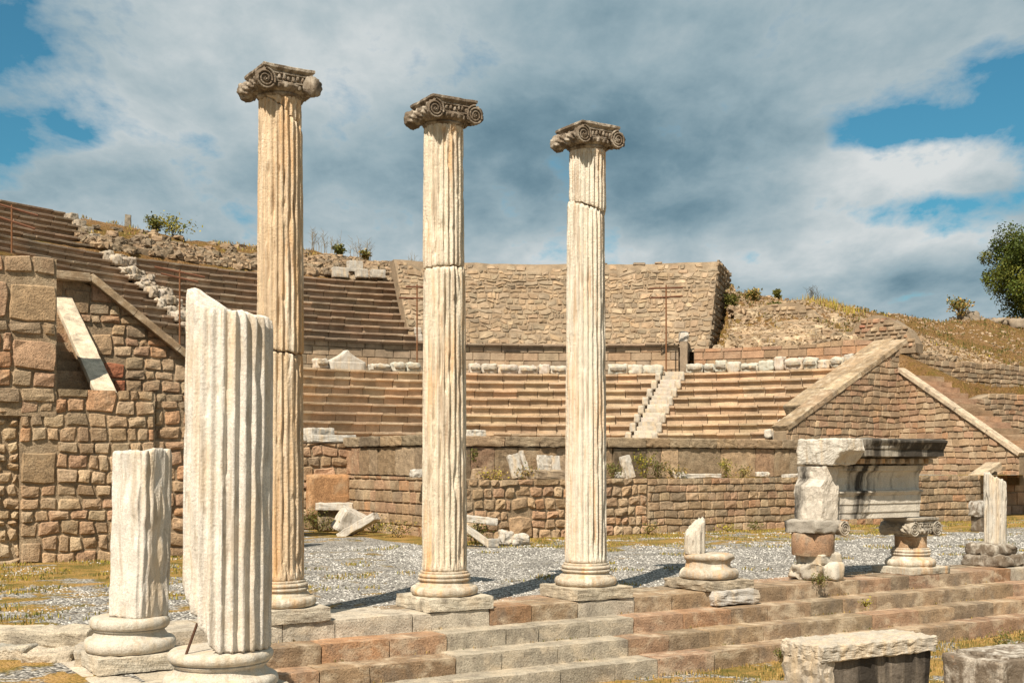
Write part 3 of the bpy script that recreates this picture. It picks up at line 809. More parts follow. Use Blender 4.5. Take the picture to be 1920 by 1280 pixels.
# --- slab-like broken stump
e = empty('broken_column', Vector((CSt.x, CSt.y, 0)), 'split white column fragment with a flat fracture face on a two-torus base, behind the thick stump', 'column', None)
pm = MB(); rock(pm, (CSt.x + .04, CSt.y, .075), (.88, .86, .15), UANG, 8, .014, .05, 6, (.60, .55, .46)); pm.build('plinth', M_STEP, e)
bm = MB(); lathe(bm, (CSt.x, CSt.y, .15), [(r * .93, z) for r, z in [(.3, 0)] + torus_prof(.405, 0, .13, .055) + [(.385, .132), (.372, .15), (.345, .185), (.345, .20), (.372, .212)] + torus_prof(.355, .215, .325, .045) + [(.33, .328), (.0, .33)]], 96, (.72, .65, .54), .008, 14, cap=False)
bm.build('base', M_MARB, e, smooth=True)
def cut(t, z):
    # flat fracture planes chop the round shaft on the viewer's left and front
    r = 9
    for (ang, d) in ((-2.05 + .1 * nz(z * 2, 1), .20 + .02 * nz(z * 3, 3) + .03 * nz(z * 1.3, 5)), (-2.9, .235 + .015 * nz(z * 2.5, 8)), (-.55, .26 + .035 * nz(z * 3, 5))):
        cs = cos(t - ang)
        if cs > .05: r = min(r, d / cs)
    r = min(r, .36) + .012 * nz(cos(t) * 5, sin(t) * 5, z * 4) + .006 * nz(cos(t) * 14, sin(t) * 14, z * 12)
    return r
mm = shaft_mesh((CSt.x + .05, CSt.y), lambda t: .474 + .02 * nz(cos(t) * 3, sin(t) * 3) + max(0, -cos(t)) * .02, lambda t: 2.05 + .03 * nz(cos(t) * 4, sin(t) * 4, 4) + .02 * cos(t), .47, 6.4, .31, .27, 71, (.86, .79, .69), .55, nzr=70, lean=(.025, 0), fade_b=False, fade_t=False, cutf=cut)
mm.build('shaft_drum', M_MARB, e, smooth=True)

# --- k=2 : low base with short fragment
C4 = ab(7.74 + 2 * SP, B_N)
e = empty('broken_column', Vector((C4.x, C4.y, 0)), 'round marble column base carrying a small upright fluted fragment, right of the tall columns', 'column base')
pm = MB(); rock(pm, (C4.x, C4.y, .07), (.98, .98, .15), UANG, 8, .03, .12, 9, (.40, .34, .26)); pm.build('plinth', M_STEP, e)
bm = MB(); lathe(bm, (C4.x, C4.y, .15), [(.3, 0)] + torus_prof(.40, 0, .15, .055) + [(.36, .16), (.345, .19), (.33, .24), (.335, .26), (.35, .275)] + torus_prof(.345, .28, .37, .04) + [(.31, .38), (.0, .39)], 80, (.60, .52, .41), .03, 24, cap=False)
bm.build('base', M_SHAFT, e, smooth=True)
fm = shaft_mesh((C4.x - .22, C4.y - .05), lambda t: .52, lambda t: .95 + .13 * cos(t - .4) + .04 * nz(cos(t) * 3, sin(t) * 3), .5, 2, .165, .16, 81, (.74, .67, .56), 1.0, flutes=11, nzr=24, fade_b=False, fade_t=False)
o = fm.build('marble_fragment', M_MARB, None, smooth=True, loc=(C4.x - .22, C4.y - .05, .52), tagd=('short upright fluted stub of marble standing on the low round base', 'fragment'))
# displaced marble block under that base
bmk = MB(); rock(bmk, ab(a_px(1372, B_N - .46), B_N - .42, -.10), (.86, .40, .215), UANG, 8, .03, .10, 33, (.62, .58, .52), fr=2)
bmk.build('marble_block', M_MARB, None, loc=ab(a_px(1372, B_N - .46), B_N - .42, -.2), tagd=('rough white marble block set in the top step below the low round base', 'stone block'))

# --- k=5 : fluted stub on broken base at the right
C7 = ab(a_px(1866, B_N + .15), B_N + .15)
e = empty('column_stub', Vector((C7.x, C7.y, 0)), 'narrow fluted column stub on a crumbling base at the right end of the top step', 'column')
bm = MB(); rock(bm, (C7.x, C7.y, .10), (.95, .85, .22), UANG + .1, 9, .06, .2, 44, (.50, .44, .36)); rock(bm, (C7.x - .08, C7.y, .30), (.72, .66, .22), UANG, 8, .05, .3, 45, (.58, .52, .43))
bm.build('base', M_MARBD, e, smooth=True)
fm = shaft_mesh((C7.x, C7.y), lambda t: .38, lambda t: 1.62 + .07 * nz(cos(t) * 3, sin(t) * 3, 5) - .10 * cos(t), .38, 6, .205, .17, 91, (.72, .67, .58), 1.1, flutes=20, nzr=50, fade_b=False, fade_t=False)
fm.build('shaft_drum', M_MARB, e, smooth=True)

# --- entablature group (k=3, k=4)
C5 = ab(7.74 + 3 * SP, B_N); C6 = ab(7.74 + 4 * SP, B_N)
e = empty('short_pillar', Vector((C5.x, C5.y, 0)), 'left support of the carved block: broken base, orange drum and half a volute capital', 'pillar', 'two short supports under the carved entablature block')
bm = MB(); rock(bm, (C5.x - .02, C5.y, .12), (.62, .6, .26), UANG, 9, .09, .25, 61, (.62, .56, .46)); rock(bm, (C5.x + .22, C5.y - .22, .16), (.30, .3, .30), UANG, 7, .03, .25, 62, (.74, .67, .56))
rock(bm, (C5.x + .05, C5.y, .34), (.55, .55, .20), UANG, 8, .04, .25, 63, (.72, .66, .55)); bm.build('base', M_MARB, e, smooth=True)
dm = MB(); lathe(dm, (C5.x - .05, C5.y, .40), [(.33, 0), (.345, .02), (.345, .35), (.33, .37), (0, .372)], 72, (.43, .27, .17), .012, 3, cap=False); dm.build('drum', M_STEP, e, smooth=True)
cm = MB(); rock(cm, (C5.x - .03, C5.y, .88), (.70, .66, .215), UANG, 9, .035, .12, 66, (.50, .45, .38))
c5 = Vector((C5.x, C5.y, 0)); volute_pair(c5 - V * .02, 1, .84, .125, .33, .30, cm, 5)
cm.build('capital', M_MARBK, e, smooth=True)
e = empty('short_pillar', Vector((C6.x, C6.y, 0)), 'right support of the carved block: torus base, short drum and complete scroll capital', 'pillar', 'two short supports under the carved entablature block')
bm = MB(); rock(bm, (C6.x, C6.y, .06), (.95, .9, .13), UANG, 8, .02, .12, 68, (.62, .56, .45)); lathe(bm, (C6.x, C6.y, .12), [(r * .96, z * 1.0) for r, z in base_prof()], 80, (.68, .60, .48), .012, 8); bm.build('base', M_SHAFT, e, smooth=True)
dm = MB(); lathe(dm, (C6.x, C6.y, .44), [(.29, 0), (.275, .02), (.27, .18), (.275, .20)], 64, (.46, .30, .18), .012, 3); dm.build('drum', M_STEP, e, smooth=True)
capital(e, (C6.x, C6.y), .635, .27, 77, M_MARBK, (.52, .46, .37), k=1.0)
# entablature block (architrave + frieze) : profile swept along U
def sweep_block(name, prof, a0, a1, bc, mat, parent, col, rough, seed, nA=26, ragL=0.0, thickback=.33):
    """prof: [(d, z)] from bottom to top, d = projection towards the front; the back is flat"""
    mb = MB(); full = prof + [(-thickback, prof[-1][1]), (-thickback, prof[0][1])]
    # subdivide the long runs
    pts = []
    for i in range(len(full)):
        p, q = full[i], full[(i + 1) % len(full)]
        L = math.hypot(q[0] - p[0], q[1] - p[1]); k = max(1, int(L / .07))
        for j in range(k): pts.append((p[0] + (q[0] - p[0]) * j / k, p[1] + (q[1] - p[1]) * j / k))
    n = len(pts); vs = []; fs = []
    cz = sum(p[1] for p in pts) / n
    for i in range(nA + 1):
        f = i / nA; a = a0 + (a1 - a0) * f
        for (d, z) in pts:
            aa = a
            w = max(0, 1 - f * 6)
            if ragL: aa += ragL * w * (nz(d * 3 + seed, z * 3) * 1.3 + .4 * nz(d * 9, z * 9, seed)) - ragL * w * w * .7 * abs(z - cz) * 1.5
            dd = d * (1 - .22 * w * w) + rough * nz(a * 5, z * 8, seed) * (1 + 3 * w) ; zz = z + rough * .6 * nz(a * 6, d * 6, seed + 4) * (1 + 5 * w)
            ck = max(0, nz(a * 2.2 + seed, z * 3.3) - .33) * .14
            vs.append(tuple(ab(aa, bc - dd + (ck if d > 0 else 0), zz)))
    for i in range(nA):
        for j in range(n): fs.append((i * n + j, (i + 1) * n + j, (i + 1) * n + (j + 1) % n, i * n + (j + 1) % n))
    mb.add(vs, fs, col)
    for (k0, flip) in ((0, False), (nA * n, True)):
        cxv = [sum(vs[k0 + j][m] for j in range(n)) / n for m in range(3)]
        ring = [vs[k0 + j] for j in range(n)]; prev = ring
        for q in [1 - k / 14 for k in range(1, 14)]:
            cur = []
            for r in ring:
                p = [cxv[m] + (r[m] - cxv[m]) * q for m in range(3)]
                if ragL and not flip:
                    dsp = (.10 * nz(p[1] * 4 + seed, p[2] * 4) + .05 * nz(p[1] * 11, p[2] * 11, seed)) * min(1, (1 - q) * 6)
                    p[0] += U.x * dsp; p[1] += U.y * dsp
                cur.append(tuple(p))
            mb.add(list(prev) + cur, [((j, (j + 1) % n, n + (j + 1) % n, n + j) if flip else (j, n + j, n + (j + 1) % n, (j + 1) % n)) for j in range(n)], col)
            prev = cur
        mb.add(list(prev) + [tuple(cxv)], [((j, (j + 1) % n, n) if flip else (j, n, (j + 1) % n)) for j in range(n)], col)
    if parent is not None: return mb.build(name, mat, parent)
    return mb
e = empty('entablature_block', ab((C5.x * U.x + C5.y * U.y + 1.1), B_N, .98), 'carved architrave and frieze block, white with black streaks, resting on the two short supports', 'carved block')
zb_ = .985
prof = [(.20, zb_), (.20, zb_ + .10), (.215, zb_ + .105), (.215, zb_ + .24), (.23, zb_ + .245), (.23, zb_ + .385), (.25, zb_ + .395), (.265, zb_ + .43), (.28, zb_ + .435), (.28, zb_ + .46),
        (.20, zb_ + .47), (.185, zb_ + .50), (.19, zb_ + .68), (.21, zb_ + .76), (.24, zb_ + .79), (.27, zb_ + .80), (.27, zb_ + .84), (.29, zb_ + .845), (.29, zb_ + .88)]
k5 = C5.x * U.x + C5.y * U.y
bm = MB(); rock(bm, ab(k5 + .01, B_N + .0, zb_ + .43), (.38, .60, .868), UANG, 22, .018, .03, 3, (.78, .70, .59), fr=2.4, warp=lambda x, y, z: (x - .10 * (z > .12) * min(1, (z - .12) * 8) * (x < 0) * -1 - .07 * (x < 0) * abs(z + .1), y, z)); bm.build('broken_end', M_MARBK, e)
sweep_block('architrave', prof, k5 + .163, k5 + 2.28, B_N - .02, M_MARBK, e, (.80, .73, .62), .006, 3)
e = empty('cornice_block', ab(k5 + 1.1, B_N, 1.87), 'overhanging cornice slab, white at its broken end, black along its front edge', 'carved block')
z0 = 1.868
prof = [(.28, z0), (.28, z0 + .03), (.30, z0 + .035), (.30, z0 + .12), (.50, z0 + .14), (.50, z0 + .15), (.62, z0 + .155), (.62, z0 + .27), (.64, z0 + .28), (.66, z0 + .33), (.70, z0 + .39), (.70, z0 + .42), (.60, z0 + .45)]
bm = MB(); rock(bm, ab(k5 + .17, B_N - .155, z0 + .225), (.54, .98, .425), UANG, 22, .025, .08, 9, (.78, .72, .62), fr=2.0, warp=lambda x, y, z: (x, y + (.16 * max(0, min(1, (.02 - z) / .2)) if y < 0 else 0), z)); bm.build('broken_end', M_MARB, e)
sweep_block('cornice', prof, k5 + .423, k5 + 2.42, B_N, M_BLK, e, (.50, .45, .37), .010, 11)
dmb = MB()
for i in range(9):
    a = k5 + .35 + i * .24
    rock(dmb, ab(a, B_N - .385, z0 + .075), (.12, .17, .085), UANG, 4, .006, .1, i, (.60, .50, .38))
dmb.build('dentils', M_SHAFT, e)

# ------------------------------------------------------------------ foreground blocks
def big_block(name, c, size, rz, seed, col, mat, label, n=12, rough=.03, rnd=.08, parts=()):
    n = 22; mb = MB(); rock(mb, c, size, rz, n, rough, rnd * .7, seed, col, fr=1.3)
    for (dc, sz, cc) in parts:
        off = Vector((cos(rz) * dc[0] - sin(rz) * dc[1], sin(rz) * dc[0] + cos(rz) * dc[1], dc[2]))
        rock(mb, Vector(c) + off, sz, rz, n, rough * .5, rnd, seed + 3, cc, fr=1.3)
    return mb.build(name, mat, None, smooth=False, loc=(c[0], c[1], c[2] - size[2] / 2), tagd=(label, 'stone block'))
pb = at(1612, 13.05, -.42)
e = empty('architrave_block', (pb.x, pb.y, -.9), 'long marble block with pale top and black-streaked front lying before the steps', 'stone block')
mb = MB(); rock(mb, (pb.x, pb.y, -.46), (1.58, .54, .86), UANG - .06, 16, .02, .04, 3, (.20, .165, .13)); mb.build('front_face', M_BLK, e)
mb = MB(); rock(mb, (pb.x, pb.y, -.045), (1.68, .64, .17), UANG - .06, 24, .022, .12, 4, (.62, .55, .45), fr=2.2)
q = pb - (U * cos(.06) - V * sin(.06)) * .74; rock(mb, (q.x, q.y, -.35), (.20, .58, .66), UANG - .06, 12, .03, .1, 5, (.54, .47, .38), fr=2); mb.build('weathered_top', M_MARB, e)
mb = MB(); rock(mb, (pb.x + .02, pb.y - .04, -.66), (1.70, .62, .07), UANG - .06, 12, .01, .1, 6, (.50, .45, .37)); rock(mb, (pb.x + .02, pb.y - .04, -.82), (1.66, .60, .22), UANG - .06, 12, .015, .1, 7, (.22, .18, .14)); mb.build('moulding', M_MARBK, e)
pb = at(1460, 12.6, -.68)
big_block('marble_block', pb, (.46, .45, .55), .3, 8, (.34, .29, .23), M_MARBK, 'dark low broken lump against the left end of the black-streaked block', 9, .05, .2)
pb = at(1900, 13.0, -.50)
big_block('marble_block', pb, (1.25, .8, .76), UANG - .1, 12, (.66, .58, .48), M_MARBD, 'pale-topped broken marble block at the lower right corner', 18, .035, .05, parts=[((.06, .0, .33), (1.1, .66, .16), (.75, .68, .58))])
for (px, Y, z, size, rz, sd_, col, lab, mt) in [
    (62, 12.75, -.02, (1.3, .55, .40), .05, 21, (.54, .48, .38), 'long flat pale block at the left edge behind the smaller stones', M_STEP),
    (178, 11.75, -.08, (.36, .55, .46), .25, 22, (.50, .45, .37), 'rough rounded grey block at lower left beside the two-torus base', M_MARB),
    (100, 12.0, -.10, (.48, .5, .34), .10, 23, (.56, .49, .39), 'squat weathered block with brown face between two others at lower left', M_STEP),
    (18, 12.1, -.08, (.42, .4, .33), -.05, 24, (.40, .38, .33), 'grey rectangular block at the far lower left corner', M_STEP),
    (55, 11.0, -.26, (.85, .5, .24), .15, 25, (.62, .56, .47), 'flat white slab cut by the lower left edge of the picture', M_MARB),
    (170, 10.6, -.32, (.55, .45, .22), -.1, 26, (.60, .54, .44), 'pale flat slab lying just left of the thick stump base', M_MARB)]:
    big_block('stone_block', at(px, Y, z), size, rz, sd_, col, mt, lab, 10, .03, .10)

# ------------------------------------------------------------------ stage and side walls
def wall(name, label, p0, p1, zb, zt, mat=M_WALL, nrm=None, **kw):
    S, L = straight(p0, p1, nrm)
    f0 = zb if callable(zb) else (lambda s: zb); f1 = zt if callable(zt) else (lambda s: zt)
    mb = wall_mesh(S, L, f0, f1, **kw)
    return mb.build(name, mat, None, smooth=False, loc=tuple(Vector((p0.x, p0.y, 0))), tagd=(label, 'wall'))
# low stage wall (faces the colonnade), left part coarse, right part regular
def stagec(s, z, rnd): return pick(PAL_WARM if s < 9 else PAL_MIX, rnd)
asplit = a_px(1215, 25.3)
wall('stage_wall', 'low rough rubble wall fronting the stage between the second and third columns', ab(14.3, 25.3), ab(asplit, 25.3), -.05, lambda s: 1.47 + .01 * nz(s, 3), ch=(.22, .32), bw=(.2, .46), seed=5, pal=PAL_WARM, gap=.017, bulge=.05, n=4, thick=1.0, edge=1.6, big=.05, wild=.07)
wall('stage_wall', 'low regular small-block wall fronting the stage right of the third column', ab(asplit + .003, 25.3), ab(34.0, 25.3), -.05, 1.45, ch=(.19, .24), bw=(.22, .48), seed=6, pal=PAL_MIX, gap=.010, bulge=.022, n=4, thick=1.0, wild=.035)
wall('stage_wall', 'left side of the stage building, big squared blocks with pink slabs', ab(14.3, 32.2), ab(14.3, 25.32), -.05, lambda s: 1.52, ch=(.26, .36), bw=(.3, .62), seed=7, pal=PAL_WARM, gap=.012, bulge=.022, n=4, thick=.7)
# stage floor
mb = MB(); grid(mb, lambda a, b: ab(a, b, 1.43 + .03 * nz(a, b)), arange(14.6, 38.2, .6), arange(25.8, 27.3, .3), lambda p: (.6, 0, 0)); 
grid(mb, lambda a, b: ab(a, b, 1.40 + .03 * nz(a, b)), arange(31, 38.2, .6), arange(27.3, 32.2, .6), lambda p: (.5, 0, 0))
tag(mb.build('stage_floor', M_TERR, smooth=True), kind='structure')
# orthostat wall with a cap course
def ortho(name, label, p0, p1, z0, z1, zc, seed, pals):
    S, L = straight(p0, p1); rnd = random.Random(seed); mb = MB()
    s = 0
    while s < L:
        w = rnd.uniform(.42, .8) if rnd.random() < .6 else rnd.uniform(.9, 1.7); s1 = min(L, s + w)
        if L - s1 < .25: s1 = L
        c = S((s + s1) / 2, (z0 + z1) / 2, -.2 + rnd.uniform(-.02, .02)); d = (Vector(S(1, 0, 0)) - Vector(S(0, 0, 0)))
        rock(mb, c, (s1 - s - .016, .42 + rnd.uniform(-.03, .03), z1 - z0 - .02), math.atan2(d.y, d.x), 7, .022, .05, rnd.random() * 99, (lambda f_: tuple(v * f_ for v in pick(pals, rnd)))(rnd.choice([.75, 1.0, 1.2])), fr=2); s = s1
    s = 0
    while s < L:
        s1 = min(L, s + rnd.uniform(.7, 1.4)); d = (Vector(S(1, 0, 0)) - Vector(S(0, 0, 0)))
        if L - s1 < .3: s1 = L
        rock(mb, S((s + s1) / 2, zc / 2 + z1 / 2 + .005, -.19 + rnd.uniform(0, .05)), (s1 - s - .015, .50, zc - z1 - .01), math.atan2(d.y, d.x), 7, .025, .10, rnd.random() * 99, pick([(GREY, 3), (BROWN, 3), (TAN, 1), (DGREY, 1)], rnd), fr=2); s = s1
    return mb.build(name, M_WALL, None, smooth=False, loc=(p0.x, p0.y, z0), tagd=(label, 'wall'))
ortho('orthostat_wall', 'wall of tall upright slabs with a cap course, standing at the back of the stage', ab(14.3, 27.0), ab(32, 27.0), 1.44, 2.30, 2.58, 3, [(GREY, 3), (DGREY, 1), (BROWN, 3), (PINK, 3), (TAN, 2)])
ortho('orthostat_wall', 'short return of upright pink and grey slabs on the left side of the stage', ab(14.3, 32.0), ab(14.3, 27.02), 1.54, 2.32, 2.60, 4, [(GREY, 3), (BROWN, 3), (PINK, 4), (TAN, 2)])
# orchestra floor behind
mb = MB(); vs = [ab(14.7, 27.3, 2.45), ab(40, 27.3, 2.45), ab(40, 31.9, 2.45), ab(40, 34, 2.45)]
pts = [ab(14.7, 27.4, 2.45), ab(31.9, 27.4, 2.45), ab(32.0, 34.4, 2.45)] + [PR(13.2, radians(20 + 7 * i), 2.45) for i in range(21)] + [ab(9, 33, 2.45), ab(14.7, 32.6, 2.45)]
mb.add([tuple(p) for p in pts], [tuple(range(len(pts)))], (.3, 0, 0)); tag(mb.build('orchestra_floor', M_TERR), kind='structure')
# wall at b=31.3..: between left wing and stage
wall('rear_wall', 'rough wall of mixed blocks with one huge orange slab, seen just right of the first column', ab(8.5, 31.9), ab(14.35, 31.9), -.05, 2.42, ch=(.26, .36), bw=(.3, .55), seed=9, pal=PAL_WARM, gap=.018, bulge=.05, n=4, thick=.9, edge=1.4, wild=.08)
mb = MB(); rock(mb, ab(a_px(617, 31.75), 31.82, .95), (1.28, .3, 1.18), UANG, 10, .03, .05, 4, (.46, .27, .14)); 
mb.build('stone_slab', M_WALL, None, smooth=True, loc=ab(a_px(617, 31.75), 31.75, .36), tagd=('huge orange stone slab built into the rear wall right of the first column', 'stone slab'))
# left near wall + tower
def nearzt(s): return 3.33 if s < 40 - 0 else 3.1
WL = ab(-8, 24.3)
TWA = 4.82
wall('retaining_wall', 'broad rough block wall of the left theatre wing, behind the broken white stumps', ab(a_px(38, 24.3), 24.3), ab(6.72, 24.3), -.05, 3.33, ch=(.19, .30), bw=(.2, .44), seed=12, pal=PAL_WARM, gap=.012, bulge=.03, n=5, thick=.4, edge=1.1, big=.09, sag=.03, wild=.06)
wall('retaining_wall', 'lower continuation of the left wing wall hidden partly by the thick stump', ab(6.725, 24.45), ab(9.0, 24.45), -.05, 3.15, ch=(.22, .34), bw=(.24, .5), seed=13, pal=PAL_WARM, gap=.016, bulge=.045, n=5, thick=.4, edge=1.3, wild=.06)
wall('tower_wall', 'tall corner pier of large red and grey blocks at the left edge', ab(-1.5, 24.26), ab(TWA, 24.26), 3.05, lambda s: 5.86 + (.0 if s > 6.32 - .9 else (-.02 if s > 5.1 else -.22)), ch=(.26, .38), bw=(.3, .62), seed=16, pal=[(GREY, 4), (ORANGE, 1.6), (PINK, 3), (BROWN, 3), (TAN, 2)], gap=.016, bulge=.04, n=5, thick=.6, big=.22, edge=1.0, wild=.04)
wall('rubble_wall', 'crumbling rubble foot of the corner pier at the left edge', ab(-1.5, 24.38), ab(a_px(38, 24.3), 24.38), -.05, 3.2, ch=(.16, .28), bw=(.16, .36), seed=17, pal=[(CREAM, 3), (TAN, 4), (BROWN, 1)], gap=.022, bulge=.07, n=4, thick=.6, edge=2, wild=.12)
# tower return and stair
sp0 = ab(5.8, 24.65); 
e = empty('stone_stair', ab(5.2, 24.7, 3.3), 'narrow shadowed stair climbing behind the left wing wall', 'stairs')
for i in range(10):
    mb = MB(); rock(mb, ab(4.9, 25.1 + i * .38 + .6, 3.2 + .23 * i), (1.7, 1.6, .25), UANG, 4, .008, .03, i, pick([(BROWN, 2), (PINK, 1)], random.Random(i)))
    mb.build('step', M_WALL, e)
# parapet with sloping slab
def prism(mb, prof, along0, along1, col):   # prof in world points at one side, translated
    n = len(prof); off = along1 - along0
    vs = [tuple(p) for p in prof] + [tuple(p + off) for p in prof]
    fs = [tuple(range(n))[::-1], tuple(range(n, 2 * n))] + [(i, (i + 1) % n, n + (i + 1) % n, n + i) for i in range(n)]
    mb.add(vs, fs, col)
e = empty('parapet', ab(5.8, 24.6, 3.3), 'sloping white slab parapet beside the left stair', 'parapet')
mb = MB(); prism(mb, [ab(5.62, 24.5, 3.0), ab(5.62, 28.5, 3.0), ab(5.62, 28.5, 5.45), ab(5.62, 24.5, 3.22)], ab(5.62, 0), ab(5.92, 0), TAN); mb.build('parapet_wall', M_WALL, e)
mb = MB()
for j in range(1):
    L = math.hypot(4.2, 2.42); rock(mb, ab(5.78, 26.5, 4.44), (.42, L, .13), UANG, 14, .012, .12, 3, (.72, .62, .48), tilt=(math.atan2(2.42, 4.2), 0), fr=.6)
mb.build('coping', M_STEP, e)
# rear wall of the wing with sloping coping
RWB = 28.5
def rear_top(s):
    a = 2.0 + s
    if a < 6.35: return 6.05
    return max(2.3, 6.08 - (a - 6.35) * .762)
def rust_col(s, z, rnd):
    px = px_of(ab(2.0 + s, RWB))
    if 205 < px < 238 and z < 4.45: return (.34, .14, .08)
    return pick(PAL_WARM, rnd)
wall('analemma_wall', 'left wing wall with a straight coping sloping down toward the stage', ab(2.0, RWB), ab(11.5, RWB), 1.5, rear_top, ch=(.20, .31), bw=(.2, .5), seed=21, pal=PAL_WARM, gap=.015, bulge=.035, n=5, thick=.7, big=.06, edge=1.0, colf=rust_col, wild=.05)
e = empty('wall_coping', ab(6.35, RWB, 6.1), 'brown sloping coping stones along the left wing wall', 'coping')
mb = MB(); n_ = 5; Lc = 5.1
for i in range(n_):
    f0 = i / n_; a = 6.35 + (f0 + .5 / n_) * Lc; z = 6.12 - (a - 6.35) * .762 + .03
    rock(mb, ab(a, RWB + .08, z), (Lc / n_ / cos(math.atan(.762)) - .01, .62, .17), UANG, 8, .01, .08, i, pick([(BROWN, 2), (TAN, 1)], random.Random(i)), tilt=(0, math.atan(.762)))
mb.build('coping_stone', M_STEP, e)
mb = MB(); rock(mb, ab(4.6, RWB + .05, 6.12), (3.5, .6, .2), UANG, 9, .015, .08, 5, BROWN); mb.build('coping_stone', M_STEP, e)

# right side: analemma with broad coping
BRW = 32.0
def ra_top(s): return 3.02 + s * .545
wall('analemma_wall', 'right wing wall of small blocks rising in a triangle under its sloping coping', ab(31.9, BRW), ab(38.03, BRW), 1.35, ra_top, mat=M_WALLR, ch=(.2, .29), bw=(.22, .52), seed=31, pal=PAL_WARM, gap=.012, bulge=.03, n=3, thick=.7, wild=.06)
e = empty('wall_coping', ab(31.9, BRW, 3), 'broad pale coping sloping down left along the end of the lower seats', 'coping')
sl = math.atan(.545); n_ = 5; Lc = 6.5
mb = MB()
for i in range(n_):
    a = 31.9 + (i + .5) / n_ * Lc; z = 3.06 + (a - 31.9) * .545 + .06
    rock(mb, ab(a, BRW + .35, z), (Lc / n_ / cos(sl) - .01, .8, .2), UANG, 8, .012, .05, i, pick([(TAN, 2), (BROWN, 1), (CREAM, 1)], random.Random(i + 4)), tilt=(0, -sl))
    if i: rock(mb, ab(a + .3, BRW + 1.25, z - .02), (Lc / n_ / cos(sl) - .02, 1.0, .5), UANG, 8, .02, .05, i + 9, pick([(TAN, 2), (CREAM, 1)], random.Random(i + 14)), tilt=(0, -sl))
mb.build('coping_stone', M_STEP, e)
# right parapet wall along v at a=38
def rp_top(s):    # s from far (b=32) to near (b=27)
    return 5.42 - s * .625
wall('parapet_wall', 'warm small-block wall below the long thin white coping on the right', ab(38.0, 32.04), ab(38.0, 26.7), 1.3, rp_top, mat=M_WALLR, ch=(.2, .28), bw=(.24, .46), seed=33, pal=[(TAN, 5), (CREAM, 3), (PINK, 4), (ORANGE, 1), (BROWN, 1)], gap=.011, bulge=.025, n=3, thick=.5, wild=.06)
e = empty('wall_coping', ab(38, 27, 2.4), 'long thin white coping sloping down to the right edge', 'coping')
mb = MB(); sl = math.atan(.625); L = 5.4 / cos(sl)
for i in range(4): rock(mb, ab(38.12, 26.65 + (i + .5) / 4 * 5.4, 2.15 + (i + .5) / 4 * 5.4 * .625), (.42, L / 4 - .01, .15), UANG, 7, .008, .08, i, (.62, .50, .37), tilt=(sl, 0))
mb.build('coping_stone', M_STEP, e)
e = empty('stone_stair', ab(39, 27, 1.4), 'worn reddish stair climbing beyond the thin white coping at right', 'stairs')
for i in range(14):
    mb = MB(); rock(mb, ab(39.3, 26.9 + i * .38 + .5, 2.05 + .24 * i), (2.1, 1.2, .26), UANG, 4, .015, .05, i, pick([(BROWN, 2), (PINK, 2), (ORANGE, 1)], random.Random(i)))
    mb.build('step', M_WALLR, e)
# terraces at the right
wall('terrace_wall', 'upper terrace wall of flat grey-brown stones on the right hillside', ab(42.8, 36), ab(66, 36), 3.6, lambda s: 6.5 + .12 * nz(s * 1.5, 2) + (.25 if s < 3 else 0), mat=M_WALLR, ch=(.17, .26), bw=(.26, .5), seed=41, pal=PAL_RUB, gap=.014, bulge=.04, n=3, thick=.7, rag=.2, wild=.08)
wall('terrace_wall', 'middle terrace wall of warm small blocks at the right edge', ab(40.4, 31.1), ab(64, 31.1), 1.2, lambda s: 4.7 + .08 * nz(s * 1.3, 5) - (max(0, 2.2 - s) * .3), mat=M_WALLR, ch=(.2, .27), bw=(.28, .52), seed=42, pal=PAL_WARM, gap=.012, bulge=.03, n=3, thick=.7, rag=.1, wild=.06)
wall('side_wall', 'large orange and cream blocks behind the right-hand stub', ab(34.3, 27.2), ab(58, 27.2), -.05, lambda s: 1.3 if s < 3.4 else 1.75, mat=M_WALLR, ch=(.36, .5), bw=(.55, 1.0), seed=43, pal=[(ORANGE, 2), (PINK, 3), (TAN, 3), (CREAM, 2)], gap=.008, bulge=.012, n=3, thick=.8)
mb = MB(); rock(mb, ab(35.6, 26.6, 1.42), (1.9, .6, .16), UANG, 8, .01, .06, 3, (.52, .42, .30), tilt=(0, -.42)); rock(mb, ab(35.9, 26.75, 1.15), (1.4, .5, .42), UANG, 6, .01, .03, 3, TAN, tilt=(0, -.3))
mb.build('sloping_slab', M_STEP, None, loc=ab(35.6, 26.6, 1.1), tagd=('short tan slab sloping down left at the foot of the long thin coping', 'stone slab'))

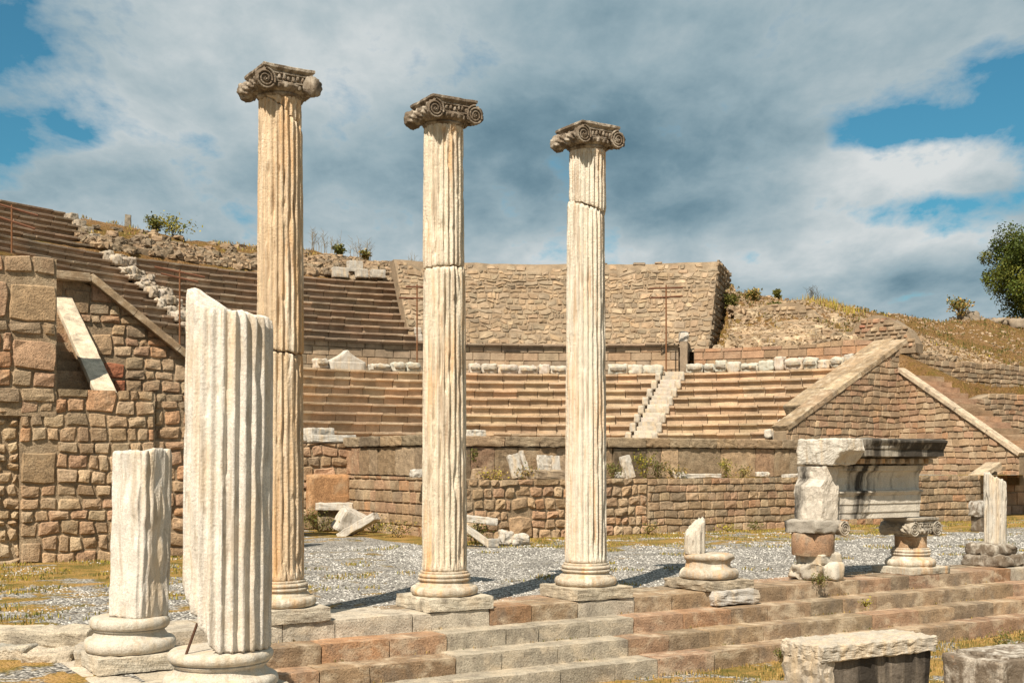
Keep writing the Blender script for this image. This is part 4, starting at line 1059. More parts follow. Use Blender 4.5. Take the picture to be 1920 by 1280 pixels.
# ------------------------------------------------------------------ cavea
R0, T, RS = 12.94, .643, .389
Z0 = EYE + 1.066; R1 = 19.56; Z1 = EYE + 5.32
def seat_row(mb, R, z, t0, t1, rnd, pal, r=RS, t=T, nose=.14, white=False, w=(.6, 1.2)):
    th = t0; 
    while th < t1 - 1e-4:
        dth = rnd.uniform(*w) / R; e = min(t1, th + dth)
        if t1 - e < .25 / R: e = t1
        jr = rnd.uniform(-.03, .03); jz = rnd.uniform(-.02, .016); c = pick(pal, rnd)
        prof = [(R + nose, z - r - .05), (R + nose, z - .13), (R + nose - .02, z - .10), (R + .01, z - .085), (R, z - .08), (R, z - .012), (R + .012, z), (R + t * .55, z - .012), (R + t + .18, z - .012)]
        ns = 3; n = len(prof); vs = []; g = .011 / R
        ph = rnd.uniform(0, 99)
        for k in range(ns + 1):
            tt = th + g + (e - th - 2 * g) * k / ns
            for q, (pr, pz) in enumerate(prof):
                wob = .02 * nz(tt * R * 1.7, ph + q * .2) if 2 < q < 7 else 0
                vs.append(tuple(PR(pr + jr + wob, tt, pz + jz + .012 * nz(tt * R * 1.5 + ph, q * .1))))
        fs = [(k * n + q, k * n + q + 1, (k + 1) * n + q + 1, (k + 1) * n + q) for k in range(ns) for q in range(n - 1)]
        fs += [tuple(range(n)), tuple(ns * n + q for q in range(n))[::-1]]
        mb.add(vs, fs, c); th = e
PAL_SEATL = [((.47, .34, .225), 5), ((.42, .31, .21), 3), ((.50, .34, .22), 2), ((.49, .39, .27), 2)]
PAL_SEATU = [((.30, .215, .15), 4), ((.25, .19, .135), 3), ((.34, .235, .16), 2), ((.29, .23, .17), 2)]
low = empty('lower_seating', PR(R0, radians(90), Z0), 'lower tier of eight curved stone seat rows above the stage', 'seating')
STL = [(lambda R: th_px(0, R))]
def stair_px(j): return (1181 + (1237 - 1181) * j / 7, 1226 + (1276 - 1226) * j / 7)
for j in range(8):
    R = R0 + T * j; z = Z0 + RS * j; rnd = random.Random(100 + j); mb = MB()
    t_end = math.asin(min(1, (5.35) / R))                 # right end, cut by the wing wall
    pl, pr = stair_px(j); tl, tr = th_px(pl, R), th_px(pr, R)
    t_left = pi - math.asin(3.0 / R)
    seat_row(mb, R, z, t_end, tr, rnd, PAL_SEATL); mb.build('seat_row', M_SEAT, low)
    mb = MB(); seat_row(mb, R, z, tl, t_left, rnd, PAL_SEATL); mb.build('seat_row', M_SEAT, low)
    if j == 0:
        mb = MB(); seat_row(mb, R0 - .35, z - .34, t_end + .04, t_left, random.Random(5), PAL_SEATL, r=.28, nose=.02); mb.build('footing_course', M_SEAT, low)
# marble stair in the lower tier
ms = empty('marble_stair', PR(R0, th_px(1205, R0), Z0 - .5), 'narrow white marble stair cutting up through the lower seats', 'stairs')
mb = MB()
for j in range(17):
    R = R0 - .15 + T * j / 2; z = Z0 - RS + .06 + RS * j / 2; pl, pr = stair_px(j / 2); px = (pl + pr) / 2
    tc = th_px(px, R); w = (pr - pl) / F * PR(R, tc).y
    rock(mb, PR(R + .35, tc, z - .16), (w * 1.0, .75, .44), tc + UANG + pi / 2, 5, .02, .08, j, pick([((.62, .55, .46), 1)], random.Random(j)))
mb.build('stair_flight', M_MARB, ms)
for j in range(8):
    R = R0 + T * j; z = Z0 + RS * j; pl, pr = stair_px(j)
    for px, sg in ((pl - 3, 1), (pr + 2, -1)):
        tc = th_px(px, R)
        mb = MB(); rock(mb, PR(R + .22, tc, z - .16), (.26, .62, .40), tc + UANG + pi / 2, 6, .035, .22, j * 3 + sg, (.58, .52, .43))
        rock(mb, PR(R + .02, tc, z - .10), (.24, .16, .17), tc + UANG + pi / 2, 5, .02, .45, j * 3 + sg, (.70, .65, .56))
        mb.build('paw_end', M_MARB, ms, smooth=True)
# white ends of the rows at the right wing wall
ends = empty('marble_row_ends', PR(R0 + 2, math.asin(5.35 / (R0 + 2)), Z0), 'broken white marble ends of the lower rows beside the broad coping', 'marble ends')
for j in range(8):
    R = R0 + T * j; z = Z0 + RS * j; tc = math.asin(5.3 / R)
    for k in range(2):
        mb = MB(); rock(mb, PR(R + .2 + .05 * k, tc - .015 + k * .03 - .01, z - .16 + k * .1), (.30, .55, .34), tc + UANG + pi / 2 + .2 * k, 5, .06, .25, j * 5 + k, (.66, .60, .51)); mb.build('marble_end', M_MARB, ends, smooth=True)
# walkway behind the lower tier
mb = MB(); grid(mb, lambda th, R: PR(R, th, Z0 + RS * 7 - .02), arange(radians(15), radians(175), radians(2)), [R0 + 7 * T + .5, 18.6, R1 + .3], lambda p: (.3, 0, 0))
tag(mb.build('walkway', M_TERR), kind='structure')
# broken marble bench blocks on the top of the lower tier
rnd = random.Random(8)
LABB = ['top-row marble bench block seen between {}']
def bench(px0, px1, h0, h1, grp, seg=(.5, .95)):
    px = px0; i = 0
    while px < px1:
        R = R0 + 7 * T + .30; w = rnd.uniform(*seg); t = th_px(px, R); Y = PR(R, t).y
        wpx = w * F / Y; h = rnd.uniform(h0, h1); tc = th_px(px + wpx / 2, R)
        mb = MB(); rock(mb, PR(R + .05, tc, Z0 + RS * 7 + h / 2 - .01), (w - .03, .48, h), tc + UANG + pi / 2, 7, .06, .18, rnd.random() * 99, (.66 + rnd.uniform(-.06, .04), .60, .51), fr=2.2)
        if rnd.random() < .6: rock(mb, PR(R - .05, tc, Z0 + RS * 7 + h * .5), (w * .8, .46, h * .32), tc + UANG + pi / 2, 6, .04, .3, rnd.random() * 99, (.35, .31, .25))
        o = mb.build('bench_block', M_MARB, None, smooth=True, loc=PR(R, tc, Z0 + RS * 7), tagd=(grp[0], 'marble block', grp[1])); px += wpx; i += 1
bench(588, 612, .30, .42, ('worn white bench block left of the pointed one on the top of the lower tier', 'bench blocks left of the pointed block'))
bench(692, 788, .28, .44, ('worn white bench block in the row just left of the middle column', 'bench blocks left of the middle column'))
bench(879, 1056, .36, .52, ('worn white bench block in the row between the middle and right tall columns', 'bench blocks between middle and right columns'))
bench(1140, 1232, .38, .56, ('white bench block in the row between the right tall column and the marble stair', 'bench blocks left of the marble stair'))
bench(1286, 1588, .36, .66, ('jagged white bench block in the row right of the marble stair', 'bench blocks right of the marble stair'), (.35, .8))
R = R0 + 7 * T + .35; tc = th_px(648, R)
mb = MB()
rock(mb, PR(R, tc, Z0 + RS * 7 + .15), (1.7, .45, .40), tc + UANG + pi / 2, 8, .02, .12, 5, (.72, .66, .57))
rock(mb, PR(R, tc, Z0 + RS * 7 + .56), (1.9, .40, .52), tc + UANG + pi / 2, 12, .02, .1, 6, (.72, .66, .57), warp=lambda x, y, z: (x * (1 - .96 * (z + .26) / .52 * .95) ** 1.5 if (z + .26) > 0 else x, y, z))
mb.build('pointed_block', M_MARB, None, smooth=True, loc=PR(R, tc, Z0 + RS * 7), tagd=('white marble block with a tent-shaped point on the top of the lower tier', 'marble block'))

# diazoma wall with cornice
def ring_S(Rf): return lambda s, z, d: tuple(PR(Rf - d, s / Rf, z))
def ring_wall(name, label, R, t0, t1, zb, zt, **kw):
    S0 = lambda s, z, d: tuple(PR(R - d, t1 - s / R, z))      # run from left to right
    mb = wall_mesh(S0, (t1 - t0) * R, zb if callable(zb) else (lambda s: zb), zt if callable(zt) else (lambda s: zt), **kw)
    return mb.build(name, M_WALLR, None, smooth=False, loc=PR(R, (t0 + t1) / 2, zb if not callable(zb) else zb(0)), tagd=(label, 'wall'))
tC = th_px(1272, R1)
PAL_D = [((.44, .34, .235), 4), ((.36, .28, .20), 3), ((.48, .33, .21), 2), ((.30, .24, .18), 1)]
ring_wall('gangway_wall', 'curved smooth ashlar wall under the dark cornice between the two seating tiers', R1 + .1, tC, radians(176), Z0 + RS * 7 - .05, Z1 - .12, ch=(.36, .44), bw=(.6, 1.0), seed=51, pal=PAL_D, gap=.006, bulge=.006, n=3, thick=.5, edge=.2)
ring_wall('gangway_wall', 'curved wall of orange ashlar blocks behind the jagged benches on the right', R1 + .15, th_px(1635, R1), tC - .035, Z0 + RS * 7 - .05, lambda s: 7.02 + (.10 if 6 < s < 8 else 0), ch=(.34, .42), bw=(.5, .95), seed=52, pal=[(ORANGE, 3), (PINK, 4), (TAN, 2), (BROWN, 1.5), (GREY, .7)], gap=.006, bulge=.008, n=3, thick=.7, edge=.2)
mb = MB(); seat_row(mb, R1 - .12, Z1, tC, th_px(875, R1), random.Random(3), PAL_SEATU, r=.12, t=.6, nose=.12); seat_row(mb, R1 - .12, Z1, th_px(876, R1), radians(176), random.Random(4), PAL_SEATU, r=.12, t=.6, nose=.12)
mb.build('gangway_cornice', M_SEAT, None, loc=PR(R1, radians(90), Z1), tagd=('thin dark projecting cornice running along the curved wall between the tiers', 'cornice'))
# end pier of the diazoma wall
mb = MB(); rock(mb, PR(R1 + .5, tC - .012, 6.55), (.35, 1.0, 1.6), tC + UANG + pi / 2, 8, .02, .05, 4, (.32, .25, .18)); mb.build('end_pier', M_WALLR, None, loc=PR(R1 + .5, tC, 5.75), tagd=('narrow dark stone pier closing the right end of the curved cornice wall', 'pier'))
mb = MB(); rock(mb, PR(R1 + .3, tC - .01, Z1 + .28), (.42, .5, .5), tC + UANG + pi / 2 + .2, 8, .05, .18, 6, (.68, .62, .54)); mb.build('marble_block', M_MARB, None, smooth=True, loc=PR(R1 + .3, tC - .01, Z1), tagd=('small white carved block standing on the right end of the dark cornice', 'marble block'))

# upper tier
up = empty('upper_seating', PR(R1, radians(120), Z1), 'steep upper tier of dark seat rows curving away to the left', 'seating')
def s1px(j): return 362 - 15.0 * j     # stair between the two wedges: picture column at row j
UPR = {}
for j in range(0, 16):
    R = R1 + .02 + T * j; z = Z1 + RS * j; mb = MB(); rnd = random.Random(200 + j)
    if j == 0: continue
    if j <= 9:
        sxl = lerp_tab([(0, 350), (1, 338), (9, 200), (10, 190)], j)
        tl = th_px(sxl - 6, R); tr = th_px(sxl + 34, R)
        tend = th_px(lerp_tab([(0, 786), (4, 770), (9, 742)], j), R)
        seat_row(mb, R, z, tend, tr, rnd, PAL_SEATU); mb.build('seat_row', M_SEAT, up)
        mb = MB(); seat_row(mb, R, z, tl, radians(176), rnd, PAL_SEATU)
        UPR[j] = (tl, tr, tend)
    else:
        sx = lerp_tab([(10, 196), (15, 124)], j) ; tl = th_px(sx, R)
        seat_row(mb, R, z, tl, radians(176), rnd, PAL_SEATU); UPR[j] = (tl, None, None)
    mb.build('seat_row', M_SEAT, up)
us = empty('broken_stair', PR(R1 + 3, th_px(290, R1 + 3), Z1 + 1.8), 'ruined stair of white battered stones climbing between the upper seat wedges', 'stairs')
rnd = random.Random(77)
for j in range(0, 10):
    R = R1 + T * j; z = Z1 + RS * j; sxl = lerp_tab([(0, 350), (1, 338), (9, 200), (10, 190)], j)
    for k in range(3):
        px = sxl + 1 + k * 14; tc = th_px(px, R); mb = MB()
        rock(mb, PR(R + .1 + rnd.uniform(-.05, .1), tc, z - .10 + rnd.uniform(-.06, .14)), (.36 + rnd.uniform(-.1, .2), .62, .30 + rnd.uniform(-.1, .2)), tc + UANG + pi / 2 + rnd.uniform(-.2, .2), 6, .09, .25, rnd.random() * 99,
             pick([((.66, .58, .48), 2), ((.44, .37, .29), 3)], rnd), fr=3)
        mb.build('stair_stone', M_MARB, us, smooth=True)
# battered ends of the single upper rows and of the right-hand end
ue = empty('row_end_blocks', PR(R1 + 8, th_px(170, R1 + 8), Z1 + 4.5), 'pale squared end blocks stepping up along the topmost rows at left', 'end blocks')
for j in range(10, 16):
    R = R1 + .02 + T * j; z = Z1 + RS * j; tc = UPR[j][0]; mb = MB()
    rock(mb, PR(R + .25, tc - .012, z - .17), (.42, .75, .36), tc + UANG + pi / 2, 6, .03, .12, j, (.46, .40, .32)); mb.build('end_block', M_MARB, ue)
ue = empty('row_end_blocks', PR(R1 + 3, th_px(765, R1 + 3), Z1 + 2), 'white chipped blocks ending the upper rows beside the middle column', 'end blocks')
for j in range(1, 10):
    R = R1 + .02 + T * j; z = Z1 + RS * j; tc = UPR[j][2]; mb = MB()
    rock(mb, PR(R + .2, tc - .006, z - .15), (.34, .6, .34), tc + UANG + pi / 2, 6, .05, .2, j, (.62, .56, .47)); mb.build('end_block', M_MARB, ue, smooth=True)

# high battered rubble wall (mid right)
BAT = .66
def high_S(s, z, d):
    R = 20.55 + (z - 7.35) * BAT - d; return tuple(PR(R, THA - s / 22.0, z))
THA = th_px(748, 22.5); THB = th_px(1332, 20.9)
Lh = (THA - THB) * 22.0
mb = wall_mesh(high_S, Lh, lambda s: 7.2, lambda s: 11.62 + .07 * nz(s * 1.2, 3) + .1 * nz(s * .3, 9), ch=(.16, .29), bw=(.15, .55), seed=61, pal=[(GREY, 5), (BROWN, 5), (TAN, 4), (DGREY, 2), (CREAM, 1)], gap=.02, bulge=.06, n=4, thick=.8, rag=.55, edge=1.4, sag=.14, wild=.15)
# rough end face of the same wall
def end_S(s, z, d):
    p = PR(20.55 + s, THB, z); q = Vector((sin(THB + UANG), -cos(THB + UANG), 0)); return (p.x + q.x * d, p.y + q.y * d, p.z)
m2 = wall_mesh(end_S, 7.2, lambda s: 6.9 + s * .2, lambda s: min(11.6, 7.3 + s / BAT), ch=(.22, .34), bw=(.22, .4), seed=62, pal=[(DGREY, 3), (GREY, 3), (BROWN, 2)], gap=.03, bulge=.14, n=3, thick=.5, rag=.1, edge=2)
o_ = len(mb.v); mb.v += m2.v; mb.f += [tuple(i + o_ for i in f) for f in m2.f]; mb.c += m2.c
mb.build('rubble_wall', M_WALLR, None, smooth=False, loc=PR(21, (THA + THB) / 2, 7.2), tagd=('high leaning rubble wall against the sky behind the middle and right columns', 'wall'))
# rubble bank above upper seats: stones bedded on the slope
def scatter_rocks(name, label, cat, pts, seed, sizes, pal, n=2, kind=None, mat=M_WALLR, rough=.25):
    rnd = random.Random(seed); mb = MB()
    for p in pts:
        s = rnd.uniform(*sizes); sz = (s * rnd.uniform(.8, 1.5), s * rnd.uniform(.8, 1.3), s * rnd.uniform(.5, .9))
        rock(mb, p, sz, rnd.uniform(0, pi), n, s * rough, .22, rnd.random() * 999, pick(pal, rnd))
    o = mb.build(name, mat, None); tag(o, label, cat, None, kind); return o
rnd = random.Random(5); pts = []
for i in range(1900):
    th = rnd.uniform(th_px(792, 26), th_px(150, 27)); f = rnd.random()
    R = 25.9 + f * 3.4; z = hill_z(R, th)
    lim = lerp_tab([(th_px(690, 27), 1), (th_px(560, 27), .6), (th_px(300, 27), .45), (th_px(150, 27), .3)], th)
    if f > lim and rnd.random() < .93: continue
    pts.append(PR(R, th, z + .05 + .25 * nz(th * 20, R) ))
scatter_rocks('rubble', 'loose brown rubble stones lying above the upper seats', 'rubble', pts, 6, (.22, .46), [(BROWN, 4), (GREY, 3), (TAN, 2), (DGREY, 2)], 3, 'stuff')
ring_wall('rubble_wall', 'low ragged rubble wall along the back of the upper seats', 25.9, th_px(742, 25.9), th_px(232, 25.9), 10.3, lambda s: 11.35 + .25 * nz(s * .8, 7) , ch=(.16, .28), bw=(.2, .5), seed=64, pal=PAL_RUB, gap=.025, bulge=.08, n=3, thick=1.2, rag=.4, edge=2, sag=.1)
# right hillside rubble
pts = []
for i in range(2300):
    th = rnd.uniform(radians(14), THB - .02); R = 20.3 + abs(rnd.gauss(0, 1)) * 3.2
    if R > 31: continue
    if nz(th * 9, R * .5, 3) < -.12 + (R - 22) * .05: continue
    q = hill_pt(th, R)
    if q is not None: pts.append(q + Vector((0, 0, .03)))
scatter_rocks('rubble', 'pale tumbled stones on the slope right of the high wall', 'rubble', pts, 9, (.16, .48), [(CREAM, 4), (TAN, 3), (GREY, 2), (BROWN, 1)], 3, 'stuff')
# low dry-stone bits on right slope
for (px0, px1, R, h, lab, pal, sd_) in [(1395, 1540, 25.0, .75, 'low dry-stone wall of pale rocks on the slope right of the high wall', PAL_RUB, 3), (1590, 1700, 24.0, .6, 'short reddish brick-like wall above the orange gangway wall', [(RED, 3), (BROWN, 2), (PINK, 1)], 4), (1610, 1716, 21.5, .9, 'small grey block wall stepping down at the top of the right wing', PAL_MIX, 5)]:
    t1_, t0_ = th_px(px0, R), th_px(px1, R); zz = hill_z(R, (t0_ + t1_) / 2)
    ring_wall('dry_stone_wall', lab, R, t0_, t1_, zz - .5, lambda s, zz=zz, h=h, L_=(t1_ - t0_) * 1 if False else 0, q_=(t0_ - t1_) * R: zz - .3 + (h + .3) * max(0, min(1, s / 1.2, (abs(q_) - s) / 1.2)) ** .6 + .15 * nz(s, 3), ch=(.16, .24), bw=(.2, .45), seed=70 + sd_, pal=pal, gap=.02, bulge=.06, n=3, thick=.8, rag=.35, edge=2)
# spill of rocks at px 1690-1790
pts = []
for i in range(260):
    a = rnd.uniform(42.5, 47); b = rnd.uniform(36.2, 39.2); pts.append(shoulder(a, b) + Vector((0, 0, .1)))
o = scatter_rocks('rubble', 'heap of loose stones spilling down beside the top of the right wing', 'rubble', pts, 19, (.22, .42), PAL_RUB, 3, 'stuff')
pts = []
rnd = random.Random(55)
for i in range(1100):
    a = rnd.uniform(40.8, 62); b = rnd.uniform(36.3, 50); pts.append(shoulder(a, b) + Vector((0, 0, .05)))
for i in range(2600):
    th = rnd.uniform(radians(14), THB); R = rnd.uniform(22, 31)
    q = hill_pt(th, R)
    if q is not None: pts.append(q + Vector((0, 0, .02)))
for i in range(2600):
    th = rnd.uniform(radians(8), radians(42)); R = rnd.uniform(27, 54); q = hill_pt(th, R)
    if q is not None and nz(q.x * .35, q.y * .35, 6) > -.15: pts.append(q + Vector((0, 0, .02)))
scatter_rocks('rubble', 'small pale stones strewn over the dry right-hand slope', 'rubble', pts, 29, (.06, .17), [(CREAM, 3), (TAN, 3), (BROWN, 2)], 2, 'stuff')
# white blocks on rubble over seats
for (px, y, w, h, lab) in [(637, 511, .75, .5, 'grey-white block with dark joint sitting on the back rubble wall, leftmost of four'), (665, 500, .72, .55, 'tallest white squared block on the back rubble wall'), (678, 513, .58, .42, 'white block half under the tallest one on the back rubble wall'), (708, 514, .70, .4, 'white block nearest the middle column on the back rubble wall')]:
    R = 25.55 if h < .54 else 26.0; tc = th_px(px, R); p = PR(R, tc); z = zpx(y, p.y); mb = MB()
    rock(mb, (p.x, p.y, z), (w, .5, h), tc + UANG + pi / 2, 7, .03, .08, px, (.60, .56, .49)); mb.build('marble_block', M_MARB, None, loc=(p.x, p.y, z - h / 2), tagd=(lab, 'stone block'))
R = 31; tc = th_px(240, R); p = PR(R, tc); mb = MB(); rock(mb, (p.x, p.y, hill_z(R, tc) + .3), (.28, .25, .9), .2, 6, .03, .15, 3, (.20, .19, .16)); mb.build('marker_stone', M_WALLR, None, loc=(p.x, p.y, hill_z(R, tc)), tagd=('small dark upright stone on the skyline at left', 'stone'))
# boulders near the tree
for i, (px, y, w) in enumerate([(1815, 590, 1.6), (1838, 597, .9), (1872, 600, 1.1), (1906, 604, 1.7), (1790, 596, .8), (1856, 606, .6)]):
    Y = 70; p = at(px, Y, zpx(y, Y)); mb = MB(); w *= .62; rock(mb, p - Vector((0, 0, .15)), (w, w, w * .6), i, 7, .12, .15, i * 3, (.30, .25, .19))
    mb.build('boulder', M_WALLR, None, smooth=True, loc=(p.x, p.y, p.z - w * .3), tagd=(['largest pale boulder left of the tree on the skyline', 'round boulder just right of the largest one', 'boulder under the left edge of the tree crown', 'wide flat boulder below the tree at the right edge', 'small outlying boulder farthest left near the tree', 'smallest boulder in front of the tree'][i], 'boulder'))

# ------------------------------------------------------------------ poles
def pole(px, ytop, ybot, R, bars, label, rr=.035, z_from=None):
    tc = th_px(px, R); p = PR(R, tc); zt_ = zpx(ytop, p.y); zb2 = zpx(ybot, p.y)
    e = empty('lamp_pole', Vector((p.x, p.y, zb2)), label, 'pole', 'rusty iron poles in the theatre')
    mb = MB(); tube(mb, [(p.x, p.y, zb2 - .1), (p.x, p.y, zt_)], rr, 8, (.26, .12, .055)); mb.build('post', M_RUST, e)
    for (y, half, tilt) in bars:
        z = zpx(y, p.y); mb = MB(); d = Vector((1, .15, 0)).normalized() * half
        tube(mb, [(p.x - d.x, p.y - d.y, z + tilt), (p.x + d.x, p.y + d.y, z - tilt)], rr * 1.25, 6, (.20, .09, .05)); mb.build('crossbar', M_RUST, e)
pole(1249, 534, 697, R0 + 7 * T + .55, [(540, .76, -.04), (557, .76, -.06)], 'rusty pole with two crossbars at the head of the marble stair')
pole(782, 533, 690, R0 + 7 * T + .9, [(538, .5, 0), (559, .8, 0)], 'thin pole with two crossbars just left of the middle column')
pole(337, 505, 660, 19.0, [(510, .95, .18), (521, .7, .15)], 'rusty pole with drooping bar in front of the upper left seats')
pole(22, 384, 470, 22.0, [(390, .9, .25), (415, .8, .25)], 'brown pole with slanting bars at the far left edge')

# ------------------------------------------------------------------ loose marble on stage and ground
def slab(px, Y, zc, size, rz, tilt, seed, lab, mat=M_MARB, col=(.70, .65, .57), rough=.02, n=8, rnd=.1, name='marble_fragment'):
    p = at(px, Y, zc); mb = MB(); rock(mb, p, size, rz, n, rough, rnd, seed, col, tilt=tilt)
    mb.build(name, mat, None, smooth=False, loc=(p.x, p.y, zc - size[2] / 2), tagd=(lab, 'marble fragment'))
Ys = lambda px, b: ab(a_px(px, b), b).y
slab(966, Ys(966, 26.6), 1.80, (.34, .09, .62), UANG, (-.15, -.2), 1, 'thin white marble slab leaning on the orthostats, first from the middle column')
slab(982, Ys(982, 26.75), 1.93, (.13, .09, .55), UANG, (-.15, -.3), 2, 'narrow white strip leaning behind the first thin slab')
slab(1022, Ys(1022, 26.7), 1.86, (.46, .10, .44), UANG, (-.12, .05), 3, 'broad white slab leaning on the orthostats left of the right tall column')
slab(1043, Ys(1043, 26.5), 1.78, (.22, .09, .56), UANG, (-.12, -.08), 4, 'narrow white slab touching the broad leaning one, by the right tall column')
slab(1176, Ys(1176, 26.5), 1.76, (.33, .1, .64), UANG, (-.15, -.22), 5, 'white marble slab tilted among shrubs right of the right tall column')
slab(1162, Ys(1162, 26.2), 1.53, (.34, .2, .18), UANG, (0, 0), 6, 'small rounded white stone at the foot of the tilted slab', rough=.03, rnd=.3)
slab(901, Ys(901, 26.4), 1.58, (.40, .3, .30), UANG, (0, .1), 7, 'brown pyramid-shaped lump on the stage beside the middle column', col=(.42, .30, .19), rough=.05, rnd=.2)
slab(1022, Ys(1022, 26.3), 1.56, (1.3, .3, .26), UANG, (0, .02), 8, 'long brown stone lying at the foot of the broad leaning slab', col=(.36, .27, .18), rough=.04, rnd=.2)
slab(1310, Ys(1310, 26.1), 1.50, (1.5, .25, .12), UANG, (0, .0), 9, 'long flat white strip lying among the stage weeds', rough=.02)
slab(1270, Ys(1270, 26.0), 1.53, (.34, .25, .17), UANG, (0, .1), 10, 'small white lump at the left end of the flat strip', rough=.04, rnd=.3)
slab(1430, Ys(1430, 26.1), 1.53, (.4, .25, .14), UANG, (0, .0), 11, 'rounded white stone on the stage toward the right', rough=.03, rnd=.3)
slab(1492, Ys(1492, 26.1), 1.49, (.9, .3, .10), UANG, (0, -.05), 12, 'thin white slab on the stage left of the cornice block', rough=.02)
slab(783, Ys(783, 26.9), 1.62, (.32, .25, .2), UANG, (0, .0), 13, 'white stone at the stage corner just left of the middle column', rough=.03)
slab(597, 39.5, 2.78, (.9, .6, .45), UANG + .2, (0, 0), 14, 'white carved corner block at the foot of the lower seats, right of the first column', rough=.04)
slab(622, 37.5, 2.62, (1.5, .4, .22), UANG, (0, 0), 15, 'low white fluted strip on the wall top right of the first column', rough=.03)
slab(892, 38.0, 2.75, (.55, .4, .30), UANG, (0, 0), 16, 'small white block on the orthostat cap beside the middle column', rough=.04)
# ground pieces
slab(627, 33.0, .68, (1.02, .42, .20), UANG - .45, (0, 0), 20, 'white moulded slab laid flat as a bench top near the first column', name='marble_slab')
slab(617, 33.1, .30, (.62, .34, .56), UANG - .4, (0, 0), 21, 'dark brown block carrying the bench-like slab', col=(.26, .20, .14), name='stone_block')
slab(668, 32.6, .46, (.85, .4, .20), UANG - .55, (0, .45), 22, 'white egg-carved piece sloping beside the bench-like slab')
slab(650, 31.7, .30, (.55, .5, .62), UANG, (.2, .5), 23, 'wedge of white marble propped under the sloping carved piece', rough=.04)
slab(672, 31.0, .24, (1.15, .42, .20), UANG - .9, (.0, -.5), 24, 'long white moulded piece slanting down to the gravel')
slab(898, 28.0, .56, (.85, .3, .16), UANG - .4, (0, .12), 25, 'white beam end poking out from behind the middle column, upper one')
slab(898, 27.4, .20, (1.15, .22, .16), UANG - .5, (0, .62), 26, 'white beam slanting to the ground behind the middle column')
slab(925, 27.4, .07, (.26, .25, .18), 0, (0, 0), 27, 'small grey stone on the grass behind the middle column', col=(.40, .38, .34))
slab(948, 27.8, .15, (.30, .3, .34), UANG, (0, .1), 28, 'upright white lump on the grass at the stage wall foot', rough=.06, rnd=.25)
slab(974, 27.9, .12, (.48, .3, .26), UANG, (0, 0), 29, 'rounded white stone lying right of the upright lump', rough=.04, rnd=.35)
slab(1838, 33.2, .62, (.52, .4, .42), UANG, (0, 0), 30, 'weathered carved lump on the wall foot left of the right-hand stub', mat=M_MARBD, rough=.05)
slab(1838, 33.2, .20, (.38, .34, .45), UANG, (0, 0), 31, 'dark pedestal stone under the weathered carved lump', mat=M_MARBD, col=(.35, .3, .24), name='stone_block')

# ------------------------------------------------------------------ vegetation
def blades(mb, p, n, h, sp, rnd, cols, w=.012, lean=.35):
    for _ in range(n):
        a = rnd.uniform(0, 2 * pi); r = sp * sqrt(rnd.random()); x = p[0] + r * cos(a); y = p[1] + r * sin(a); z = p[2]
        hh = h * rnd.uniform(.5, 1.15); b = rnd.uniform(0, 2 * pi); l = hh * lean * rnd.random(); ww = w * rnd.uniform(.7, 1.4)
        dx, dy = cos(b + 1.57) * ww, sin(b + 1.57) * ww
        mx, my = x + cos(b) * l * .35, y + sin(b) * l * .35
        c = rnd.choice(cols); k = rnd.uniform(.7, 1.25); c = (c[0] * k, c[1] * k, c[2] * k)
        mb.add([(x - dx, y - dy, z), (x + dx, y + dy, z), (mx + dx * .7, my + dy * .7, z + hh * .6), (mx - dx * .7, my - dy * .7, z + hh * .6), (x + cos(b) * l, y + sin(b) * l, z + hh)],
               [(0, 1, 2, 3), (3, 2, 4)], c)
GRN = [(.085, .10, .022), (.13, .135, .03), (.18, .155, .04)]; DRY = [(.44, .30, .09), (.50, .36, .14), (.34, .22, .07)]; YEL = [(.42, .34, .04), (.34, .30, .05)]
# short grass on the terrace
mb = MB(); rnd = random.Random(12); cnt = 0
while cnt < 9000:
    a = rnd.uniform(-4, 36); b = rnd.uniform(14.8, 25.0)
    p = ab(a, b); 
    if p.y < 5: continue
    px = px_of(p)
    if px < -30 or px > 1950: continue
    cv = terr_cov(p)[0] + 1.1 * nz(p.x * .9, p.y * .9) * 1.0
    cnt += 1
    if cv < .62: continue
    blades(mb, (p.x, p.y, tz(a, b)), 5, .055, .12, rnd, GRN + DRY + YEL, .008)
tag(mb.build('grass', M_LEAF), 'short patchy green and dry grass on the gravel terrace', 'grass', kind='stuff')
mb = MB()
for i in range(9000):
    x = rnd.uniform(-2.5, 9); y = rnd.uniform(11.5, 22)
    a = x * U.x + y * U.y; b = x * V.x + y * V.y
    if b > B_N - .46 - 4 * TREAD + .42: continue
    if nz(x * .8, y * .8, 4) < -.15: continue
    blades(mb, (x, y, -.89), 4, .06, .12, rnd, GRN + DRY + DRY, .006)
for i in range(1500):
    k = rnd.choice([0, 1, 2, 3]); a = rnd.uniform(3.6, 38); b = B_N - .46 - TREAD * k - .012
    if nz(a * 1.6, k * 3.3, 2) < .12: continue
    p = ab(a, b, -RISE * (k + 1) + .005); blades(mb, p, 3, .035, .035, rnd, GRN + DRY + [(.20, .14, .07)] * 3, .005)
tag(mb.build('grass', M_LEAF), 'dry low grass on the court and in the step joints', 'grass', kind='stuff')
